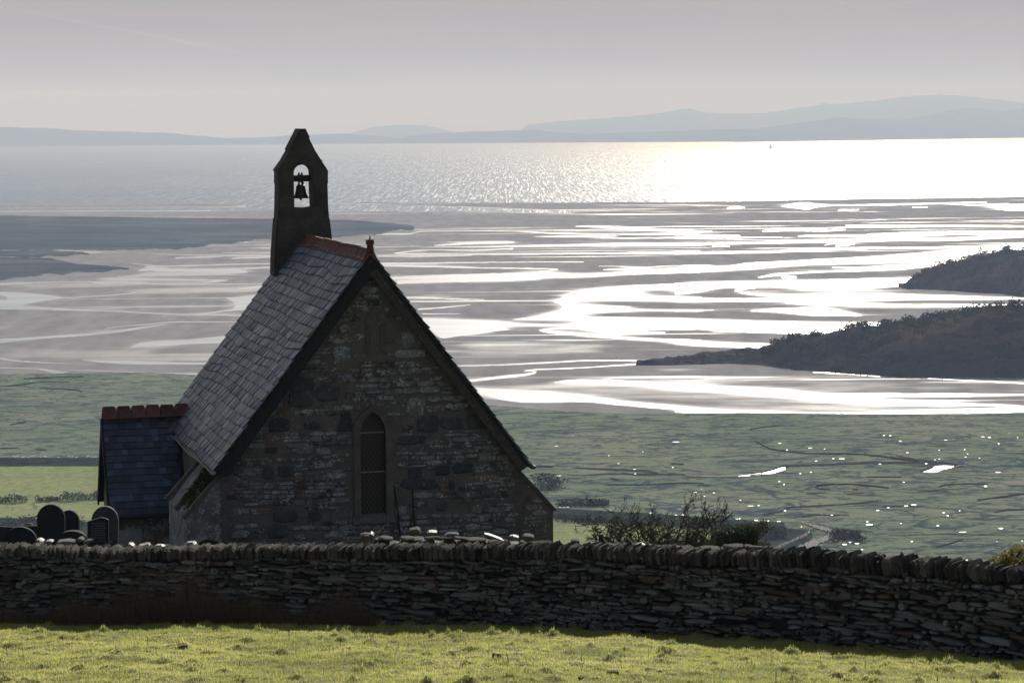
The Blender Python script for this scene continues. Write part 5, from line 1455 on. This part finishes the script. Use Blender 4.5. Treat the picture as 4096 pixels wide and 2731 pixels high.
for k, v in enumerate(range(2094, 2160, 7)):      # worn, unreadable lines of carved lettering
    u = 362 + random.uniform(0, 8)
    while u < 426 - random.uniform(0, 8):
        w = random.uniform(2.5, 5)
        a = aty(u, v, 54.2); gz = o6.location.z; x0 = a.x - o6.location.x; z0 = a.z - gz; kk = 54.2 / F
        mb.prism([(x0, -.004, z0), (x0 + w * kk * .8, -.004, z0), (x0 + w * kk * .8, -.004, z0 + 3.2 * kk), (x0, -.004, z0 + 3.2 * kk)], (0, .003, 0)); u += w + random.choice([.8, .8, 2.5])
t = NT('carved_line'); M_CARVE = t.done(t.bsdf((.13, .13, .125), .9))
mb.build('inscription', M_CARVE, o6)
headstone(arc(402, 2163, 33, 2240, sh=32), 51.6, .08, M_GRAVE, 'smallest round headstone half buried behind the wall below the inscription stone', rim=.025)
headstone(arc(117, 2091, 22, 2240, sh=14), 57.0, .1, M_GRAVE, 'distant small curved headstone peeping above the chest tomb')
headstone(arc(838, 2158, 46, 2240, sh=34), 52.5, .08, M_GRAVE, 'low dark arched headstone in front of the chapel buttress')
for (u0, u1, v, lb) in ((-60, 68, 2106, 'broad flat topped dark headstone at the left edge of the picture'), (86, 155, 2101, 'small flat topped dark headstone between the arched and the tall round ones')):
    headstone([(u0, 2240), (u0, v + 2), (u0 + 3, v), (u1 - 3, v), (u1, v + 2), (u1, 2240)], 56.4, .07, M_GRAVE, lb)
# posts
for (u, v, d, hh, w, lb) in ((2404, 2135, 49.5, .9, .055, 'short dark wooden post standing left of the bare thorn bush'), (3240, 2194, 47.0, .8, .04, 'thin dark post standing behind the coping right of the pine bush')):
    p = aty(u, v, d); mb = MB(); r = w
    mb.tube([(0, 0, -hh), (0, 0, -.03), (.004, 0, -.008), (.004, 0, 0)], [r, r, r * .95, r * .6], 9)
    o = mb.build('post', M_BARK); o.location = p; tag(o, lb, 'post', 'posts behind the wall')
# bird on the coping
p = aty(3606, 2232, 43.2); k = 43.2 / F
bird = empty('bird', p, -.5, 'small dark bird with reddish breast perched upright on the coping', 'bird')
prof = [(-.048, -.002, .006), (-.03, .012, .012), (-.012, .026, .021), (.0, .045, .027), (.006, .065, .025), (.006, .080, .019), (.002, .092, .018), (-.004, .103, .014), (-.010, .110, .006)]
vs_, fs_ = [], []
for (x, z, r) in prof:
    for q in range(10):
        th = 6.283 * q / 10; vs_.append((x + r * math.cos(th), r * .9 * math.sin(th), z + .012 + r * .25 * math.cos(th)))
for j in range(len(prof) - 1):
    for q in range(10): fs_.append((j * 10 + q, j * 10 + (q + 1) % 10, j * 10 + 10 + (q + 1) % 10, j * 10 + 10 + q))
mb = MB(); mb.add(vs_, fs_)
mb.tube([(-.03, 0, .02), (-.055, 0, -.03)], [.012, .006], 6)
mb.tube([(.0, .008, .03), (.002, .01, -.004)], .0025, 5); mb.tube([(.0, -.008, .03), (.002, -.01, -.004)], .0025, 5)
mb.tube([(.012, 0, .108), (.028, 0, .106)], [.005, .001], 6)
def bird_mat():
    t = NT('plumage'); s = t.n('SeparateXYZ', ins={0: t.coord()})
    return t.done(t.bsdf(t.mix((.025, .028, .03), (.22, .07, .04), t.step(s.outputs[0], .005, .02)), .8))
mb.build('body', bird_mat(), bird, smooth=True)
for sg in (1, -1):
    mb = MB(); mb.tube([(.002, sg * .022, .085), (-.012, sg * .026, .055), (-.036, sg * .014, .008)], [.008, .013, .004], 6); mb.build('wing', M_FACE if False else M_IRON, bird)
# ------------------------------------------------------------------ bushes behind the wall
random.seed(21)
def thorn(u, v_top, d, label):
    p = aty(u, v_top, d); base = Vector((p.x, d, p.z - 2.05))
    r = empty('thorn_bush', base, 0, label, 'bush')
    mb = MB(); tw = MB()
    def grow(p, dr, L, rad, lev):
        pts = [p]; n = 4
        for i in range(n):
            dr = (dr + Vector((random.gauss(0, .22), random.gauss(0, .22), random.gauss(0, .16)))).normalized()
            p = p + dr * L / n; pts.append(p)
        (mb if lev < 2 else tw).tube(pts, [rad * (1 - .55 * i / n) for i in range(n + 1)], 5 if lev < 2 else 4)
        if lev >= 4: return
        for i in range((5, 5, 5, 3)[lev]):
            q = pts[random.randint(1, n)]
            nd_ = (dr + Vector((random.gauss(.15, .6), random.gauss(0, .55), random.gauss(.05, .5)))).normalized()
            grow(q, nd_, L * random.uniform(.40, .62), max(rad * .55, .0085), lev + 1)
    for bx_, lx, L in ((-.80, -.35, 1.2), (-.70, -.10, 1.5), (-.50, .0, 1.9), (-.3, .05, 2.0), (-.1, .2, 1.8), (.1, .3, 1.75), (.35, .45, 1.8), (.6, .55, 1.7), (.85, .6, 1.5), (1.1, .65, 1.35), (1.3, .5, 1.1), (-.9, -.1, 1.15), (.3, .75, 1.7), (.0, .1, 1.4), (.7, .1, 1.3), (1.0, .2, 1.2), (-.4, .4, 1.3), (1.45, .3, 1.0)):
        grow(Vector((bx_, random.uniform(-.35, .35), .1)), Vector((lx, random.uniform(-.2, .2), 1)).normalized(), L * (.86 if bx_ < .4 else .76), .036, 0)
    for _ in range(900):
        x = random.uniform(-1.1, 1.75); hi = 1.45 - .25 * abs(x - .3)
        q = Vector((x, random.uniform(-.5, .5), random.uniform(.7, hi) if random.random() < .8 else random.uniform(.7, hi + .25)))
        a = Vector((random.gauss(.3, .6), random.gauss(0, .5), random.gauss(.5, .5))).normalized() * random.uniform(.08, .24)
        tw.tube([q, q + a * .5 + Vector((random.gauss(0, .02), 0, random.gauss(0, .02))), q + a], [.0085, .007, .005], 4)
    mb.build('branches', M_BARK, r); tw.build('twigs', M_TWIG, r)
M_TWIG = stone_mat('twig_bark', [(.3, (.07, .06, .042)), (.7, (.13, .11, .08))], 8, bump=.3, spec=.05)
thorn(2622, 2015, 60.5, 'bare tangled thorn bush beyond the wall right of the chapel')
def bush(name, u, v, d, clumps, mat_, label, leaf, stems=True, flowers=None, dens=60):
    p = aty(u, v, d); r = empty(name, p, 0, label, 'bush')
    mb = MB(); tk = MB(); fl = MB()
    for (x, y, z, rx, rz) in clumps:
        leafclump(mb, (x, y, z), (rx, rx, rz), int(dens * (rx / .2) ** 2) + 20, leaf)
        if stems: tk.tube([(0, 0, -.9), (x * .5, y * .5, z * .4 - .35), (x, y, z)], [.035, .02, .006], 5)
        if flowers and random.random() < flowers:
            leafclump(fl, (x, y - rx * .3, z + rz * .5), (rx * .7, rx * .7, rz * .6), int(16 * (rx / .2) ** 2), leaf * .8)
    mb.build('leaves', mat_, r)
    if stems: tk.build('stems', M_BARK, r)
    if fl.v: fl.build('flowers', M_FLOWER, r)
    return r
random.seed(8)
K = 58 / F
cl = []
for k in range(110):
    x = random.uniform(-115, 115); top = np.interp(x, [-115, -60, 0, 50, 115], [6, 0, -8, -18, -10]); z = random.uniform(top, 75)
    if x > 70 and z > 5: continue
    cl.append((x * K, random.uniform(-.3, .3), -z * K, random.uniform(.10, .17), random.uniform(.06, .10)))
for k in range(8): cl.append((random.uniform(20, 100) * K, random.uniform(-.2, .2), -random.uniform(58, 80) * K, .14, .07))
bush('pine_bush', 2965, 2108, 58, cl, M_PINE, 'low dark windswept pine bush leaning right beside the thorn bush', .055, dens=40)
K = 47 / F; cl = []
for k in range(60):
    x = random.uniform(-50, 190); top = np.interp(x, [-50, -10, 40, 90, 190], [40, 28, 6, -2, -12]); z = random.uniform(top, 90)
    cl.append((x * K, random.uniform(-.35, .35), -z * K, random.uniform(.08, .15), random.uniform(.07, .12)))
bush('gorse_bush', 3985, 2195, 47, cl, M_GORSE, 'large yellow flowering gorse bush at the right end of the wall', .04, True, .3, 130)
cl = [(random.uniform(-42, 42) * K, random.uniform(-.15, .15), -random.uniform(0, 50) * K, random.uniform(.07, .11), .07) for k in range(24)]
bush('gorse_bush', 3858, 2242, 46, cl, M_GORSE, 'small low gorse bush just left of the large gorse', .035, True, .05, 90)
# ------------------------------------------------------------------ grass
def grass_mat():
    t = NT('grass_blades'); r = t.attr('rnd')
    c = t.ramp(r, [(0, (.14, .16, .045)), (.45, (.375, .40, .11)), (.8, (.50, .49, .17)), (1, (.58, .53, .28))])
    sh = t.n('MixShader', ins={0: .7, 1: t.bsdf(c, .5, None, .4), 2: t.n('BsdfTranslucent', ins={'Color': c}).outputs[0]})
    return t.done(sh.outputs[0])
M_GRASS = grass_mat()
def blades(name, n, xr, tr, hgt, wid, m, keep=None, lean=.5, rnd_fn=None, hfun=None, **tg):
    x = rng.uniform(*xr, n); tt = rng.uniform(*tr, n); y = wy(x) - tt
    z = field_z(x, y)
    add = np.zeros(n)
    for x0, y0, r0, h0 in TUS:
        i = np.abs(x - x0) < r0 * 3
        add[i] += h0 * np.exp(-((x[i] - x0) ** 2 + ((y[i] - y0) * 1.1) ** 2) / r0 ** 2)
    z = z + add
    h = hgt * rng.uniform(.5, 1.4, n) * (.6 + .9 * fbm(x * 3, y * 3, 51, 2)) * (1 + 9 * add)
    if hfun is not None: h = h * hfun(x, y)
    if keep is not None:
        k = keep(x, y); x, y, z, h = x[k], y[k], z[k], h[k]; n = len(x)
    a = rng.uniform(0, 6.283, n); w = wid * rng.uniform(.6, 1.4, n)
    la = rng.uniform(0, 6.283, n); ln = lean * h * rng.uniform(.1, 1.2, n)
    dx, dy = np.cos(a) * w / 2, np.sin(a) * w / 2
    v = np.empty((n, 3, 3))
    v[:, 0] = np.stack([x - dx, y - dy, z - .01], 1); v[:, 1] = np.stack([x + dx, y + dy, z - .01], 1)
    v[:, 2] = np.stack([x + np.cos(la) * ln, y + np.sin(la) * ln, z + h], 1)
    f = np.arange(n * 3).reshape(n, 3)
    r = np.clip(rng.normal(.45, .2, n) + (fbm(x * .8, y * .8, 61, 3) - .5) * .9, 0, 1) if rnd_fn is None else rnd_fn(n)
    return npmesh(name, v.reshape(-1, 3), f, m, attrs={'rnd': np.repeat(r, 3)}, **tg)
blades('grass', 540000, (-15.5, 15.5), (.0, 15.5), .034, .011, M_GRASS, kind='stuff', label='short sunlit yellow green grass of the sloping field', cat='grass')
def tall_h(x, y): return np.interp(x, [-11, -9.5, -7.6, -6.2, -4.9, -4.2, -3.2, -2.6], [.15, .25, .85, 1.1, .6, .3, .8, .25]) * (.5 + vnoise(x * 2.2, y * .5, 71))
blades('rush_clump', 16000, (-10.6, -2.6), (.05, .9), .62, .008, leaf_mat('dead_rush', (.07, .06, .04), (.20, .145, .085), .3), hfun=tall_h, lean=.45, rnd_fn=lambda n: rng.random(n), kind='stuff', label='tall dark dead rushes growing along the foot of the wall', cat='rushes')
blades('dead_stalks', 330, (-12, 12), (2.5, 14), .17, .012, M_BARK, lean=.35, rnd_fn=lambda n: rng.random(n), kind='stuff', label='thin dark dead stalks sticking out of the short grass', cat='stalks')
# clods of earth
for (u, v, w, h, lb) in [(2450, 2692, 50, 16, 'largest dark clod of earth low in the middle of the sunny grass'), (1988, 2632, 36, 26, 'round dark clod of earth nearest the shadow of the wall'), (245, 2556, 16, 14, 'small dark clod of earth on the grass far left'), (730, 2590, 40, 16, 'dark clod of earth on the left part of the grass'), (2335, 2718, 46, 20, 'dark clod of earth at the bottom edge left of the largest one'), (2072, 2665, 40, 12, 'flat dark clod of earth just below the round one')]:
    d = ray(u, v); best = None
    for y in np.arange(30, 48, .05):
        q = CAM + d * (y / d.y)
        if q.z < float(field_z(q.x, q.y)): break
    k = y / F
    mb = MB(); mb.stone((0, 0, 0), X, -Y * 1.0, Zv, w * k, w * k * .9, h * k * .5, .06, n=14, rough=.16, sq=2.0)
    mb.stone((w * k * .1, 0, h * k * .25), X, -Y, Zv, w * k * .6, w * k * .5, h * k * .3, .03, n=10, rough=.2, sq=2.0)
    o = mb.build('earth_clod', M_BARK); o.location = (q.x, q.y, float(field_z(q.x, q.y)) + .01); tag(o, lb, 'clod', 'clods of earth in the grass')
# ------------------------------------------------------------------ scrub on the marsh, a wire fence, a contrail
mb = MB()
random.seed(33)
for (u0, u1, v0, v1, n_) in ((2135, 2255, 1900, 1968, 70), (2235, 2430, 2010, 2024, 60), (3332, 3440, 2128, 2165, 60), (2215, 2560, 2066, 2084, 90), (2980, 3140, 2118, 2160, 60), (0, 350, 2074, 2140, 110)):
    for k in range(n_):
        u = random.uniform(u0, u1); f_ = random.random(); v = lerp(v0, v1, f_)
        if u0 == 2135 and (u - 2195) / 60 > 1.0 - abs(f_ - .5): continue
        g = ground(u, v + (u - 2215) * .06 if u0 == 2215 else v, .6); r_ = random.uniform(.9, 2.0)
        leafclump(mb, g + Vector((0, 0, r_ * .3)), (r_ * 1.4, r_ * 1.2, r_ * .7), 22, r_ * .5)
mb.build('marsh_scrub', M_SCRUB, kind='stuff', label='dark patches of low scrub on the marsh and along the bank', cat='scrub')
fr = empty('wire_fence', ground(3100, 2200, .7), 0, 'distant wire fence on posts along the inside of the curving track', 'fence')
fo = Vector(fr.location)
fp = [ground(u, v, .7) - fo for u, v in [(3090, 2206), (3108, 2198), (3126, 2190), (3144, 2182), (3162, 2174), (3180, 2166), (3198, 2158), (3216, 2149), (3232, 2140), (3240, 2130)]]
for q in fp:
    mb = MB(); mb.tube([q, q + Vector((0, 0, 1.3))], [.11, .09], 6); mb.build('fence_post', M_BARK, fr)
mb = MB()
for hh in (.5, .9, 1.2): mb.tube([q + Vector((0, 0, hh)) for q in fp], .02, 4)
mb.build('wire', M_IRON, fr)
def sky_at(u, v, y): return aty(u, v, y)
cp_ = [sky_at(u, v, 42000) for u, v in [(-200, -15), (0, 26), (280, 82), (560, 132), (760, 172), (900, 200), (1000, 212)]]
cr0 = Vector(cp_[0]); mb = MB(); mb.tube([q - cr0 for q in cp_], [10, 14, 20, 24, 28, 30, 18], 10)
t = NT('ice_trail')
tr_sh = t.n('MixShader', ins={0: .02, 1: t.n('BsdfTransparent').outputs[0], 2: t.n('BsdfTranslucent', ins={'Color': (.95, .82, .76, 1)}).outputs[0]})
mt_ = t.done(tr_sh.outputs[0])
co = mb.build('contrail', mt_, smooth=True); co.location = cr0
tag(co, 'faint pinkish contrail sloping down across the upper left sky', 'contrail')
# ------------------------------------------------------------------ haze: one closed box of even air
hb_ = MB()
x0, x1, y0, y1, z0, z1 = -11000, 11000, -150, 28500, -3, 560
hb_.add([(x0, y0, z0), (x1, y0, z0), (x1, y1, z0), (x0, y1, z0), (x0, y0, z1), (x1, y0, z1), (x1, y1, z1), (x0, y1, z1)], [(0, 3, 2, 1), (4, 5, 6, 7), (0, 1, 5, 4), (1, 2, 6, 5), (2, 3, 7, 6), (3, 0, 4, 7)])
t = NT('haze_air')
pv = t.n('VolumePrincipled', ins={'Color': (.50, .64, .88, 1), 'Absorption Color': (1, 1, 1, 1), 'Density': HAZE, 'Anisotropy': .08})
t.t.links.new(pv.outputs[0], t.out.inputs['Volume'])
hb_.build('haze', t.m, kind='stuff', label='pale blue sea haze lying over the whole estuary', cat='haze')
